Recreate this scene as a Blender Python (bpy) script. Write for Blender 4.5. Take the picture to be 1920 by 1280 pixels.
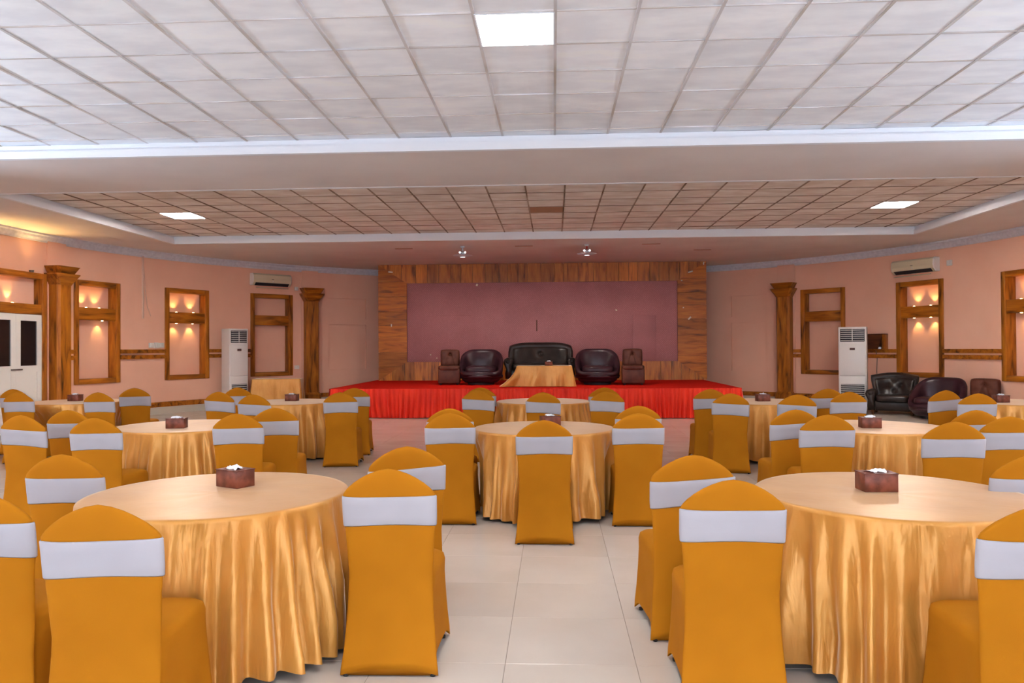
import bpy, bmesh, math, random
from mathutils import Vector, Matrix
random.seed(7)
for _o in list(bpy.data.objects):
    bpy.data.objects.remove(_o)
SC = bpy.context.scene
COL = SC.collection
PI = math.pi
R = math.radians
sin, cos = math.sin, math.cos

# ------------------------------------------------------------------ camera
FPX = 1420.0
YAW, PITCH, ROLL = .0553, .0087, -.0054
_F = Vector((-sin(YAW) * cos(PITCH), cos(YAW) * cos(PITCH), sin(PITCH)))
_r = Vector((cos(YAW), sin(YAW), 0))
_u = _r.cross(_F)
_R2 = cos(ROLL) * _r + sin(ROLL) * _u
_U2 = -sin(ROLL) * _r + cos(ROLL) * _u
EYE = Vector((0, 0, 1.5))
cam_data = bpy.data.cameras.new('camera')
cam_data.sensor_fit = 'HORIZONTAL'
cam_data.sensor_width = 36.0
cam_data.lens = 36.0 * FPX / 1920.0
cam_data.clip_start = .05
cam = bpy.data.objects.new('camera', cam_data)
COL.objects.link(cam)
M3 = Matrix((_R2, _U2, -_F)).transposed()
cam.matrix_world = Matrix.Translation(EYE) @ M3.to_4x4()
SC.camera = cam

# ------------------------------------------------------------------ world, exposure
W = bpy.data.worlds.new('world')
SC.world = W
W.use_nodes = True
W.node_tree.nodes['Background'].inputs[0].default_value = (.02, .022, .03, 1)
W.node_tree.nodes['Background'].inputs[1].default_value = .3
SC.view_settings.view_transform = 'Standard'
SC.view_settings.look = 'None'
SC.view_settings.gamma = 1.0
SC.view_settings.use_curve_mapping = False
SC.view_settings.exposure = 0.87
PANEL_STRENGTH = 20.0
WINDOW_FILL = 3.4                        # radiance of unseen rear panes added to fill the hall with cool light
SC.cycles.max_bounces = 5
SC.cycles.diffuse_bounces = 4
SC.cycles.glossy_bounces = 2
SC.cycles.transmission_bounces = 2
SC.cycles.caustics_reflective = False
SC.cycles.caustics_refractive = False
SC.cycles.adaptive_threshold = .08
SC.cycles.use_light_tree = False
SPOT_W = 5.0
PENDANT_W = 85.0
FILL_UPLIGHT_W = 640.0                     # added out-of-view uplighters that lift the ceiling brightness


def px_at_z(px, py, z):
    d = _F + _R2 * ((px - 960) / FPX) - _U2 * ((py - 640) / FPX)
    return EYE + d * ((z - EYE.z) / d.z)


def visible(p, m=0):
    v = Vector(p) - EYE
    d = v.dot(_F)
    if d < .3:
        return False
    x = 960 + FPX * v.dot(_R2) / d
    y = 640 - FPX * v.dot(_U2) / d
    return -m < x < 1920 + m and -m < y < 1280 + m


# ------------------------------------------------------------------ materials
def srgb(r, g, b):
    f = lambda c: (c / 255 / 12.92) if c / 255 <= .04045 else ((c / 255 + .055) / 1.055) ** 2.4
    return (f(r), f(g), f(b), 1)


MATS = {}


def new_mat(name):
    m = bpy.data.materials.new(name)
    m.use_nodes = True
    MATS[name] = m
    nt = m.node_tree
    b = nt.nodes['Principled BSDF']
    return m, nt, b


def setp(b, **k):
    for n, v in k.items():
        n = {'spec': 'Specular IOR Level', 'rough': 'Roughness', 'metal': 'Metallic', 'base': 'Base Color', 'sheen': 'Sheen Weight',
             'sheenr': 'Sheen Roughness', 'sheent': 'Sheen Tint', 'coat': 'Coat Weight', 'coatr': 'Coat Roughness', 'aniso': 'Anisotropic'}[n]
        b.inputs[n].default_value = v


def noise_mat(name, c1, c2, scale=4.0, detail=4, rough=.6, spec=.3, bump=0.0, bscale=200.0, stretch=(1, 1, 1), rnd=0.0, coord='Object', lo=.35, hi=.65, **k):
    """two-tone noise colour with optional fine bump; rnd shifts the pattern and the value per object"""
    m, nt, b = new_mat(name)
    N = nt.nodes.new
    L = nt.links.new
    tc = N('ShaderNodeTexCoord')
    mp = N('ShaderNodeMapping')
    mp.inputs['Scale'].default_value = stretch
    L(tc.outputs[coord], mp.inputs['Vector'])
    if rnd:
        oi = N('ShaderNodeObjectInfo')
        mu = N('ShaderNodeMath')
        mu.operation = 'MULTIPLY'
        mu.inputs[1].default_value = 37.0
        L(oi.outputs['Random'], mu.inputs[0])
        cx = N('ShaderNodeCombineXYZ')
        for i in range(3):
            L(mu.outputs[0], cx.inputs[i])
        L(cx.outputs[0], mp.inputs['Location'])
    no = N('ShaderNodeTexNoise')
    no.inputs['Scale'].default_value = scale
    no.inputs['Detail'].default_value = detail
    L(mp.outputs[0], no.inputs['Vector'])
    cr = N('ShaderNodeValToRGB')
    cr.color_ramp.elements[0].position = lo
    cr.color_ramp.elements[1].position = hi
    cr.color_ramp.elements[0].color = c1
    cr.color_ramp.elements[1].color = c2
    L(no.outputs['Fac'], cr.inputs[0])
    out = cr.outputs[0]
    if rnd:
        hs = N('ShaderNodeHueSaturation')
        mr = N('ShaderNodeMapRange')
        mr.inputs['To Min'].default_value = 1 - rnd
        mr.inputs['To Max'].default_value = 1 + rnd
        L(oi.outputs['Random'], mr.inputs['Value'])
        L(mr.outputs[0], hs.inputs['Value'])
        L(out, hs.inputs['Color'])
        out = hs.outputs[0]
    L(out, b.inputs['Base Color'])
    setp(b, rough=rough, spec=spec, **k)
    if bump:
        n2 = N('ShaderNodeTexNoise')
        n2.inputs['Scale'].default_value = bscale
        n2.inputs['Detail'].default_value = 2
        L(tc.outputs[coord], n2.inputs['Vector'])
        bp = N('ShaderNodeBump')
        bp.inputs['Strength'].default_value = bump
        bp.inputs['Distance'].default_value = .01
        L(n2.outputs['Fac'], bp.inputs['Height'])
        L(bp.outputs[0], b.inputs['Normal'])
    return m


def wood_mat(name, c_dark, c_mid, c_light, axis='Z', rough=.4, coat=.12, rnd=.12):
    m, nt, b = new_mat(name)
    N = nt.nodes.new
    L = nt.links.new
    tc = N('ShaderNodeTexCoord')
    oi = N('ShaderNodeObjectInfo')
    mu = N('ShaderNodeMath')
    mu.operation = 'MULTIPLY'
    mu.inputs[1].default_value = 53.0
    L(oi.outputs['Random'], mu.inputs[0])
    cx = N('ShaderNodeCombineXYZ')
    for i in range(3):
        L(mu.outputs[0], cx.inputs[i])
    mp = N('ShaderNodeMapping')
    mp.inputs['Scale'].default_value = {'X': (.9, 6, 6), 'Y': (6, .9, 6), 'Z': (6, 6, .9)}[axis]
    L(tc.outputs['Object'], mp.inputs['Vector'])
    L(cx.outputs[0], mp.inputs['Location'])
    n1 = N('ShaderNodeTexNoise')
    n1.inputs['Scale'].default_value = 1.6
    n1.inputs['Detail'].default_value = 6
    n1.inputs['Distortion'].default_value = .6
    L(mp.outputs[0], n1.inputs['Vector'])
    cr = N('ShaderNodeValToRGB')
    e = cr.color_ramp.elements
    e[0].position = .28
    e[0].color = c_dark
    e[1].position = .72
    e[1].color = c_light
    k = e.new(.45)
    k.color = c_mid
    L(n1.outputs['Fac'], cr.inputs[0])
    mp2 = N('ShaderNodeMapping')
    mp2.inputs['Scale'].default_value = {'X': (3, 60, 60), 'Y': (60, 3, 60), 'Z': (60, 60, 3)}[axis]
    L(tc.outputs['Object'], mp2.inputs['Vector'])
    n2 = N('ShaderNodeTexNoise')
    n2.inputs['Scale'].default_value = 1.0
    n2.inputs['Detail'].default_value = 3
    L(mp2.outputs[0], n2.inputs['Vector'])
    mx = N('ShaderNodeMix')
    mx.data_type = 'RGBA'
    mx.blend_type = 'MULTIPLY'
    mx.inputs[0].default_value = .35
    L(cr.outputs[0], mx.inputs[6])
    cr2 = N('ShaderNodeValToRGB')
    cr2.color_ramp.elements[0].position = .3
    cr2.color_ramp.elements[0].color = (.35, .3, .25, 1)
    cr2.color_ramp.elements[1].position = .6
    L(n2.outputs['Fac'], cr2.inputs[0])
    L(cr2.outputs[0], mx.inputs[7])
    hs = N('ShaderNodeHueSaturation')
    mr = N('ShaderNodeMapRange')
    mr.inputs['To Min'].default_value = 1 - rnd
    mr.inputs['To Max'].default_value = 1 + rnd
    L(oi.outputs['Random'], mr.inputs['Value'])
    L(mr.outputs[0], hs.inputs['Value'])
    L(mx.outputs[2], hs.inputs['Color'])
    L(hs.outputs[0], b.inputs['Base Color'])
    bp = N('ShaderNodeBump')
    bp.inputs['Strength'].default_value = .25
    bp.inputs['Distance'].default_value = .01
    L(n1.outputs['Fac'], bp.inputs['Height'])
    L(bp.outputs[0], b.inputs['Normal'])
    setp(b, rough=rough, spec=.25, coat=coat, coatr=.2)
    return m


def plain(name, col, rough=.5, spec=.4, **k):
    m, nt, b = new_mat(name)
    setp(b, base=col, rough=rough, spec=spec, **k)
    return m


def emit(name, col, s):
    m, nt, b = new_mat(name)
    setp(b, base=(.8, .8, .8, 1))
    b.inputs['Emission Color'].default_value = col
    b.inputs['Emission Strength'].default_value = s
    return m


noise_mat('wall', srgb(237, 184, 158), srgb(241, 190, 164), 1.2, 3, rough=.75, spec=.2, bump=.06, bscale=90)
noise_mat('soffit', srgb(222, 214, 212), srgb(230, 223, 221), .8, 3, rough=.85, spec=.1)
plain('white_trim', srgb(236, 238, 244), .55, .3)
noise_mat('crown', srgb(206, 206, 214), srgb(220, 220, 228), 14, 3, rough=.6, spec=.3)
noise_mat('ceiling_tile', srgb(234, 236, 242), srgb(248, 250, 254), 2.2, 4, rough=.9, spec=.08, stretch=(1, 2.2, 1), rnd=.045, bump=.05, bscale=150)
noise_mat('ceiling_tile_old', srgb(222, 210, 202), srgb(244, 238, 234), 2.2, 4, rough=.9, spec=.08, stretch=(1, 2.2, 1), rnd=.06)
plain('tile_brown', srgb(170, 130, 105), .8, .1)
noise_mat('tee_bar', srgb(186, 176, 168), srgb(216, 214, 218), 1.4, 3, rough=.6, spec=.3, rnd=.1)
noise_mat('tee_bar_old', srgb(112, 88, 68), srgb(176, 158, 144), 1.4, 3, rough=.7, spec=.2, rnd=.1)
noise_mat('floor_tile', srgb(202, 190, 178), srgb(212, 201, 190), 1.3, 4, rough=.2, spec=.45, rnd=.015)
plain('grout', srgb(150, 138, 125), .8, .1)
plain('skirting_tile', srgb(205, 198, 185), .3, .5)
wood_mat('wood', srgb(74, 38, 10), srgb(160, 92, 24), srgb(198, 122, 34))
wood_mat('wood_x', srgb(74, 38, 10), srgb(160, 92, 24), srgb(198, 122, 34), 'X')
wood_mat('plank_z', srgb(104, 56, 18), srgb(180, 106, 36), srgb(208, 132, 50), 'Z', rough=.38, coat=.12, rnd=.26)
wood_mat('plank_x', srgb(96, 50, 14), srgb(174, 98, 28), srgb(200, 120, 38), 'X', rough=.45, coat=.08, rnd=.26)
wood_mat('wood_dark', srgb(44, 24, 14), srgb(84, 48, 28), srgb(110, 66, 38), 'X')
noise_mat('cover', srgb(174, 108, 16), srgb(183, 115, 19), 3, 2, rough=.85, spec=.12, bump=.1, bscale=700)
noise_mat('sash', srgb(172, 169, 176), srgb(180, 177, 184), 3, 2, rough=.85, spec=.15, bump=.1, bscale=700)
plain('chair_foot', srgb(40, 36, 34), .5)
plain('table_leg', srgb(38, 34, 34), .4)
noise_mat('ply', srgb(170, 130, 90), srgb(190, 150, 105), 5, 3, rough=.7)
plain('upvc', srgb(232, 228, 222), .35, .5)
plain('dark_glass', srgb(34, 28, 30), .08, .6)
plain('chrome', srgb(215, 218, 224), .15, .5, metal=1.0)
plain('steel', srgb(120, 112, 105), .35, .5, metal=1.0)
plain('ac_white', srgb(226, 222, 220), .3, .5)
plain('ac_cream', srgb(214, 202, 172), .35, .5)
plain('ac_dark', srgb(38, 38, 44), .5, .3)
plain('ac_logo', srgb(95, 62, 58), .5, .3)
plain('socket', srgb(226, 222, 216), .4, .4)
plain('conduit', srgb(222, 186, 168), .5, .3)
plain('cord', srgb(130, 112, 100), .6, .2)
noise_mat('leather_black', srgb(34, 26, 24), srgb(48, 38, 34), 6, 3, rough=.28, spec=.3, bump=.12, bscale=45)
noise_mat('leather_plum', srgb(46, 22, 30), srgb(58, 30, 38), 6, 3, rough=.32, spec=.35, bump=.1, bscale=45)
noise_mat('leather_brown', srgb(82, 42, 30), srgb(102, 56, 42), 6, 3, rough=.45, spec=.25, bump=.12, bscale=45)
noise_mat('carpet', srgb(186, 24, 16), srgb(204, 34, 20), 30, 3, rough=.95, spec=.05, bump=.3, bscale=300)
noise_mat('red_satin', srgb(232, 38, 12), srgb(244, 52, 20), 2, 3, rough=.5, spec=.35, sheen=.3, sheenr=.4)
noise_mat('box_leather', srgb(102, 52, 38), srgb(138, 76, 58), 14, 4, rough=.45, spec=.4, lo=.4, hi=.6)
plain('tissue', srgb(238, 240, 246), .9, .1)
plain('scrap', srgb(235, 225, 205), .7, .2)
plain('pendant_white', srgb(205, 212, 220), .35, .5)
plain('red_plastic', srgb(190, 40, 35), .4, .4)
emit('panel_light_back', (1, .96, .9, 1), PANEL_STRENGTH * 3.6)
emit('panel_light', (1, .97, .92, 1), PANEL_STRENGTH)
emit('spot_lens', (1, .72, .30, 1), 14).cycles.emission_sampling = 'NONE'
emit('lit_bulb', (.85, .92, 1, 1), 1.2).cycles.emission_sampling = 'NONE'
emit('fill_glass', (.66, .82, 1, 1), WINDOW_FILL)  # emissive panes of the added rear glazing


def satin(name, base, lite):
    """gold satin table cloth: woven sheen, soft broad highlight, creases"""
    m, nt, b = new_mat(name)
    N = nt.nodes.new
    L = nt.links.new
    tc = N('ShaderNodeTexCoord')
    no = N('ShaderNodeTexNoise')
    no.inputs['Scale'].default_value = 2.5
    no.inputs['Detail'].default_value = 3
    L(tc.outputs['Object'], no.inputs['Vector'])
    cr = N('ShaderNodeValToRGB')
    cr.color_ramp.elements[0].position = .35
    cr.color_ramp.elements[1].position = .65
    cr.color_ramp.elements[0].color = base
    cr.color_ramp.elements[1].color = lite
    L(no.outputs['Fac'], cr.inputs[0])
    L(cr.outputs[0], b.inputs['Base Color'])
    mp = N('ShaderNodeMapping')
    mp.inputs['Scale'].default_value = (3.2, 3.2, .9)
    mp.inputs['Rotation'].default_value = (.2, .12, 0)
    L(tc.outputs['Object'], mp.inputs['Vector'])
    n2 = N('ShaderNodeTexNoise')
    n2.inputs['Scale'].default_value = 3.4
    n2.inputs['Detail'].default_value = 3.5
    n2.inputs['Distortion'].default_value = .35
    L(mp.outputs[0], n2.inputs['Vector'])
    bp = N('ShaderNodeBump')
    bp.inputs['Strength'].default_value = .6
    bp.inputs['Distance'].default_value = .02
    ge = N('ShaderNodeNewGeometry')
    sx = N('ShaderNodeSeparateXYZ')
    L(ge.outputs['True Normal'], sx.inputs[0])
    mr = N('ShaderNodeMapRange')
    mr.inputs['From Min'].default_value = .3
    mr.inputs['From Max'].default_value = .95
    mr.inputs['To Min'].default_value = .8
    mr.inputs['To Max'].default_value = .06
    L(sx.outputs['Z'], mr.inputs['Value'])
    L(mr.outputs[0], bp.inputs['Strength'])
    L(n2.outputs['Fac'], bp.inputs['Height'])
    L(bp.outputs[0], b.inputs['Normal'])
    setp(b, rough=.36, spec=.6, metal=.3, sheen=.8, sheenr=.3)
    b.inputs['Sheen Tint'].default_value = (1, .9, .72, 1)
    return m


satin('satin', srgb(202, 136, 54), srgb(218, 156, 74))


def fabric_mat():
    m, nt, b = new_mat('mauve_fabric')
    N = nt.nodes.new
    L = nt.links.new
    tc = N('ShaderNodeTexCoord')
    mp = N('ShaderNodeMapping')
    mp.inputs['Rotation'].default_value = (0, R(45), 0)
    mp.inputs['Scale'].default_value = (24, 24, 24)
    L(tc.outputs['Object'], mp.inputs['Vector'])
    ch = N('ShaderNodeTexVoronoi')
    ch.inputs['Scale'].default_value = 1.0
    ch.inputs['Randomness'].default_value = .15
    L(mp.outputs[0], ch.inputs['Vector'])
    cr = N('ShaderNodeValToRGB')
    cr.color_ramp.elements[0].position = .15
    cr.color_ramp.elements[1].position = .6
    cr.color_ramp.elements[0].color = srgb(206, 146, 148)
    cr.color_ramp.elements[1].color = srgb(180, 122, 124)
    L(ch.outputs['Distance'], cr.inputs[0])
    no = N('ShaderNodeTexNoise')
    no.inputs['Scale'].default_value = 1.1
    no.inputs['Detail'].default_value = 4
    L(tc.outputs['Object'], no.inputs['Vector'])
    cr2 = N('ShaderNodeValToRGB')
    cr2.color_ramp.elements[0].position = .3
    cr2.color_ramp.elements[0].color = (.8, .78, .78, 1)
    cr2.color_ramp.elements[1].position = .6
    L(no.outputs['Fac'], cr2.inputs[0])
    mx = N('ShaderNodeMix')
    mx.data_type = 'RGBA'
    mx.blend_type = 'MULTIPLY'
    mx.inputs[0].default_value = .8
    L(cr.outputs[0], mx.inputs[6])
    L(cr2.outputs[0], mx.inputs[7])
    L(mx.outputs[2], b.inputs['Base Color'])
    setp(b, rough=.8, spec=.2)


fabric_mat()


# ------------------------------------------------------------------ object helpers
def link(o, parent=None):
    COL.objects.link(o)
    if parent:
        o.parent = parent
    return o


def mobj(name, mesh, mat=None, parent=None, loc=None, rot=None):
    if mat is not None and not mesh.materials:
        mesh.materials.append(MATS[mat])
    o = bpy.data.objects.new(name, mesh)
    if loc is not None:
        o.location = loc
    if rot is not None:
        o.rotation_euler = rot
    return link(o, parent)


def pymesh(name, v, f, smooth=False, fix=True):
    me = bpy.data.meshes.new(name)
    me.from_pydata([tuple(p) for p in v], [], f)
    if fix:
        bm = bmesh.new()
        bm.from_mesh(me)
        bmesh.ops.recalc_face_normals(bm, faces=bm.faces)
        bm.to_mesh(me)
        bm.free()
    if smooth:
        me.polygons.foreach_set('use_smooth', [True] * len(me.polygons))
    me.update()
    return me


def empty(name, loc=(0, 0, 0), rz=0.0, parent=None):
    o = bpy.data.objects.new(name, None)
    o.location = loc
    o.rotation_euler = (0, 0, rz)
    o.empty_display_size = .2
    return link(o, parent)


def tag(o, label, cat=None, group=None, kind=None):
    if label:
        o['label'] = label
    if cat:
        o['category'] = cat
    if group:
        o['group'] = group
    if kind:
        o['kind'] = kind
    return o


def box_vf(x0, x1, y0, y1, z0, z1):
    v = [(x0, y0, z0), (x1, y0, z0), (x1, y1, z0), (x0, y1, z0), (x0, y0, z1), (x1, y0, z1), (x1, y1, z1), (x0, y1, z1)]
    f = [(0, 3, 2, 1), (4, 5, 6, 7), (0, 1, 5, 4), (1, 2, 6, 5), (2, 3, 7, 6), (3, 0, 4, 7)]
    return v, f


class MB:
    def __init__(s):
        s.v = []
        s.f = []

    def add(s, v, f):
        n = len(s.v)
        s.v += [tuple(p) for p in v]
        s.f += [tuple(i + n for i in q) for q in f]
        return s

    def box(s, x0, x1, y0, y1, z0, z1):
        return s.add(*box_vf(x0, x1, y0, y1, z0, z1))

    def mesh(s, name, smooth=False, fix=True):
        return pymesh(name, s.v, s.f, smooth, fix)


def rbox(name, x0, x1, y0, y1, z0, z1, bev=.01, seg=2, smooth=True):
    me = bpy.data.meshes.new(name)
    bm = bmesh.new()
    v, f = box_vf(x0, x1, y0, y1, z0, z1)
    vs = [bm.verts.new(p) for p in v]
    for q in f:
        bm.faces.new([vs[i] for i in q])
    bev = min(bev, .49 * min(x1 - x0, y1 - y0, z1 - z0))
    bmesh.ops.bevel(bm, geom=bm.edges[:], offset=bev, segments=seg, profile=.5, affect='EDGES', clamp_overlap=True)
    bmesh.ops.recalc_face_normals(bm, faces=bm.faces)
    bm.to_mesh(me)
    bm.free()
    if smooth:
        me.polygons.foreach_set('use_smooth', [True] * len(me.polygons))
        try:
            me.set_sharp_from_angle(angle=R(50))
        except Exception:
            pass
    return me


def loft(rings, closed=True, cap0=True, cap1=True):
    n = len(rings[0])
    v = [p for r in rings for p in r]
    f = []
    for i in range(len(rings) - 1):
        for j in range(n if closed else n - 1):
            k = (j + 1) % n
            f.append((i * n + j, i * n + k, (i + 1) * n + k, (i + 1) * n + j))
    if cap0:
        f.append(tuple(range(n - 1, -1, -1)))
    if cap1:
        f.append(tuple((len(rings) - 1) * n + j for j in range(n)))
    return v, f


def lathe(prof, n=24):
    return loft([[(r * cos(2 * PI * j / n), r * sin(2 * PI * j / n), z) for j in range(n)] for r, z in prof])


def tube(path, r, n=8):
    P = [Vector(p) for p in path]
    rings = []
    for i, p in enumerate(P):
        t = (P[min(i + 1, len(P) - 1)] - P[max(i - 1, 0)]).normalized()
        a = t.cross(Vector((0, 0, 1)))
        if a.length < .05:
            a = t.cross(Vector((1, 0, 0)))
        a.normalize()
        b = t.cross(a)
        rings.append([p + a * r * cos(2 * PI * j / n) + b * r * sin(2 * PI * j / n) for j in range(n)])
    return loft(rings)


def blob(name, cx, cy, cz, sx, sy, sz, e=.45, n=24, m=14, fn=None):
    """super-ellipsoid cushion of half sizes sx, sy, sz"""
    pw = lambda c, k: math.copysign(abs(c) ** k, c)
    rings = []
    for i in range(1, m):
        ph = -PI / 2 + PI * i / m
        rings.append([(sx * pw(cos(ph), e) * pw(cos(2 * PI * j / n), e), sy * pw(cos(ph), e) * pw(sin(2 * PI * j / n), e), sz * pw(sin(ph), e)) for j in range(n)])
    if fn:
        rings = [[fn(*p) for p in r] for r in rings]
    rings = [[(p[0] + cx, p[1] + cy, p[2] + cz) for p in r] for r in rings]
    return pymesh(name, *loft(rings), smooth=True)


def cushion(name, cx, cy, cz, hw, hd, hh, fn, n=44, m=26):
    """upholstered slab with an evenly meshed front (local -y), so that tufts and seams can be modelled; fn(u, w) -> (dx, dy, dz)"""
    v, f = [], []
    for side in (-1, 1):
        for i in range(m + 1):
            for j in range(n + 1):
                u, w = sin(PI / 2 * (2 * j / n - 1) * .999) * .35 + (2 * j / n - 1) * .65, sin(PI / 2 * (2 * i / m - 1) * .999) * .35 + (2 * i / m - 1) * .65
                x = u * (1 - .06 * w ** 4) * hw
                z = w * (1 - .10 * u ** 4) * hh
                th = hd * max(0, 1 - u ** 10) ** .5 * max(0, 1 - w ** 10) ** .5
                d = fn(u, w)
                v.append((cx + x + d[0], cy + side * th + (d[1] if side < 0 else d[3]), cz + z + d[2]))
    N1 = (n + 1) * (m + 1)
    for side in (0, 1):
        for i in range(m):
            for j in range(n):
                a = side * N1 + i * (n + 1) + j
                f.append((a, a + 1, a + n + 2, a + n + 1) if side == 0 else (a, a + n + 1, a + n + 2, a + 1))
    me = bpy.data.meshes.new(name)
    me.from_pydata(v, [], f)
    bm = bmesh.new()
    bm.from_mesh(me)
    bmesh.ops.remove_doubles(bm, verts=bm.verts, dist=.002)
    bmesh.ops.recalc_face_normals(bm, faces=bm.faces)
    bm.to_mesh(me)
    bm.free()
    me.polygons.foreach_set('use_smooth', [True] * len(me.polygons))
    return me


def spot(parent, loc, direction, watts, col=(1, .60, .20), size=R(75), radius=.015, blend=.8):
    d = bpy.data.lights.new('spot_light', 'SPOT')
    d.energy = watts
    d.color = col
    d.spot_size = size
    d.spot_blend = blend
    d.shadow_soft_size = radius
    o = bpy.data.objects.new('spot_light', d)
    o.location = loc
    o.rotation_euler = Vector(direction).to_track_quat('-Z', 'Y').to_euler()
    return link(o, parent)


def copy_tree(o, parent=None):
    c = o.copy()
    COL.objects.link(c)
    c.parent = parent
    for ch in list(o.children):
        copy_tree(ch, c)
    return c


# ------------------------------------------------------------------ the room
CX, CY, RW = -.4, 13.3, 9.63         # round hall: centre and wall radius
ZS, ZT = 3.78, 3.94                  # soffit and tile ceiling heights
YR = -8.0                            # rear wall behind the camera
REC_X = (-8.2, 7.4)


def polar(a, r, z=0.0):
    return (CX + r * sin(R(a)), CY + r * cos(R(a)), z)


def wall_frame(name, a, r, z=0.0):
    """empty on the curved wall: local x to the right, local y into the wall"""
    return empty(name, polar(a, r, z), -R(a))


def wall_strip(angles, zs, recess):
    """curved wall with shallow recessed rectangles: recess = [(a0,a1,z0,z1,depth)]"""
    def dep(a, z):
        for a0, a1, z0, z1, d in recess:
            if a0 < a < a1 and z0 < z < z1:
                return d
        return 0.0
    A = sorted(set(angles + [x for q in recess for x in q[:2]]))
    Z = sorted(set(zs + [x for q in recess for x in q[2:4]]))
    mb = MB()
    na, nz = len(A) - 1, len(Z) - 1
    D = [[dep((A[i] + A[i + 1]) / 2, (Z[k] + Z[k + 1]) / 2) for k in range(nz)] for i in range(na)]
    for i in range(na):
        for k in range(nz):
            r = RW + D[i][k]
            mb.add([polar(A[i], r, Z[k]), polar(A[i + 1], r, Z[k]), polar(A[i + 1], r, Z[k + 1]), polar(A[i], r, Z[k + 1])], [(0, 1, 2, 3)])
            if i + 1 < na and D[i][k] != D[i + 1][k]:
                r2 = RW + D[i + 1][k]
                mb.add([polar(A[i + 1], r, Z[k]), polar(A[i + 1], r2, Z[k]), polar(A[i + 1], r2, Z[k + 1]), polar(A[i + 1], r, Z[k + 1])], [(0, 1, 2, 3)])
            if k + 1 < nz and D[i][k] != D[i][k + 1]:
                r2 = RW + D[i][k + 1]
                mb.add([polar(A[i], r, Z[k + 1]), polar(A[i + 1], r, Z[k + 1]), polar(A[i + 1], r2, Z[k + 1]), polar(A[i], r2, Z[k + 1])], [(0, 1, 2, 3)])
    # thickness behind
    ro = RW + .25
    for i in range(na):
        mb.add([polar(A[i], ro, 0), polar(A[i + 1], ro, 0), polar(A[i + 1], ro, Z[-1]), polar(A[i], ro, Z[-1])], [(0, 1, 2, 3)])
        for z in (Z[0], Z[-1]):
            mb.add([polar(A[i], RW, z), polar(A[i + 1], RW, z), polar(A[i + 1], ro, z), polar(A[i], ro, z)], [(0, 1, 2, 3)])
    return mb


XL, XR = CX - RW, CX + RW
arange = lambda a, b, n: [a + (b - a) * i / n for i in range(n + 1)]
FRAME_REC = lambda a: (a - 3.09, a + 3.09, .86, 2.90, .2)
mb = wall_strip(arange(-90, -26, 32), [0, ZT], [FRAME_REC(a) for a in (-75.9, -61.65, -47.6)] + [(-37.8, -31.25, .93, 2.19, .06), (-37.8, -31.25, 2.35, 2.93, .06)])
mb.box(XL - .25, XL, YR, CY, 0, ZT)
wl = mobj('wall_left', mb.mesh('wall_left', fix=False), 'wall')
mb = wall_strip(arange(28, 90, 31), [0, ZT], [FRAME_REC(a) for a in (48.7, 63.85, 79.5)] + [(33.5, 39.45, .84, 2.165, .06), (33.5, 39.45, 2.33, 2.905, .06)])
mb.box(XR, XR + .25, YR, CY, 0, ZT)
wr = mobj('wall_right', mb.mesh('wall_right', fix=False), 'wall')
mb = wall_strip(arange(-26, 28, 27), [0, ZT], [])
wb = mobj('wall_back', mb.mesh('wall_back', fix=False), 'wall')
WIN = [(CX - 6.75 + 4.5 * i) for i in range(4)]
WW, WZ0, WZ1 = 2.0, .35, 3.3
mb = MB()
mb.box(XL - .25, XR + .25, YR - .25, YR, 0, WZ0).box(XL - .25, XR + .25, YR - .25, YR, WZ1, ZT)
_xs = [XL - .25] + [x + s * WW for x in WIN for s in (-1, 1)] + [XR + .25]
for i in range(0, len(_xs), 2):
    mb.box(_xs[i], _xs[i + 1], YR - .25, YR, WZ0, WZ1)
wf = mobj('wall_rear', mb.mesh('wall_rear'), 'wall')
for i, x in enumerate(WIN):  # glazing added behind the camera as a cool fill light
    w = tag(empty('window_%d' % (i + 1), (x, YR - .12, 0)), 'added light source built as tall glazing in the rear wall behind the viewer', kind='structure')
    m = MB().box(-WW, WW, -.04, .04, WZ0, WZ0 + .08).box(-WW, WW, -.04, .04, WZ1 - .08, WZ1)
    for k in range(5):
        xx = -WW + (2 * WW) * k / 4
        m.box(max(-WW, xx - .035), min(WW, xx + .035), -.04, .04, WZ0 + .08, WZ1 - .08)
    mobj('window_frame', m.mesh('window_frame'), 'upvc', w)
    for k in range(4):
        xa = -WW + WW / 2 * k
        mobj('pane', MB().box(xa + .035, xa + WW / 2 - .035, -.015, .0, WZ0 + .08, WZ1 - .08).mesh('pane'), 'fill_glass', w)
for o in (wl, wr, wb, wf):
    tag(o, None, kind='structure')
wl['label'] = 'curved peach wall on the left with wooden frames and shallow niches'
wr['label'] = 'curved peach wall on the right behind the leather armchairs'
wb['label'] = 'curved peach wall behind the wooden stage backdrop'
wf['label'] = 'plain peach wall behind the viewer'
# pilasters that run on above the wooden columns
for a, par in ((-82.2, wl), (-41.1, wl), (42.8, wr)):
    p = mobj('pilaster', rbox('pilaster', -.24, .24, -.035, .06, 0, 3.78, .004, 1, False), 'wall', par, polar(a, RW), (0, 0, -R(a)))

# soffit (plaster ceiling around the two tiled recesses)
Y1, Y2, Y3 = 8.70, 10.54, 15.91
mb = MB()
for x0, x1, y0, y1 in ((XL - .3, REC_X[0], YR - .3, 23.4), (REC_X[1], XR + .3, YR - .3, 23.4), (REC_X[0], REC_X[1], Y1, Y2), (REC_X[0], REC_X[1], Y3, 23.4)):
    mb.box(x0, x1, y0, y1, ZS, ZT + .12)
mb.box(XL - .3, XR + .3, YR - .3, 23.4, ZT + .12, ZT + .2)
ceil = tag(mobj('ceiling', mb.mesh('ceiling', fix=False), 'soffit'), 'pale plaster soffit with a broad beam between two tiled recesses', kind='structure')
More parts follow.
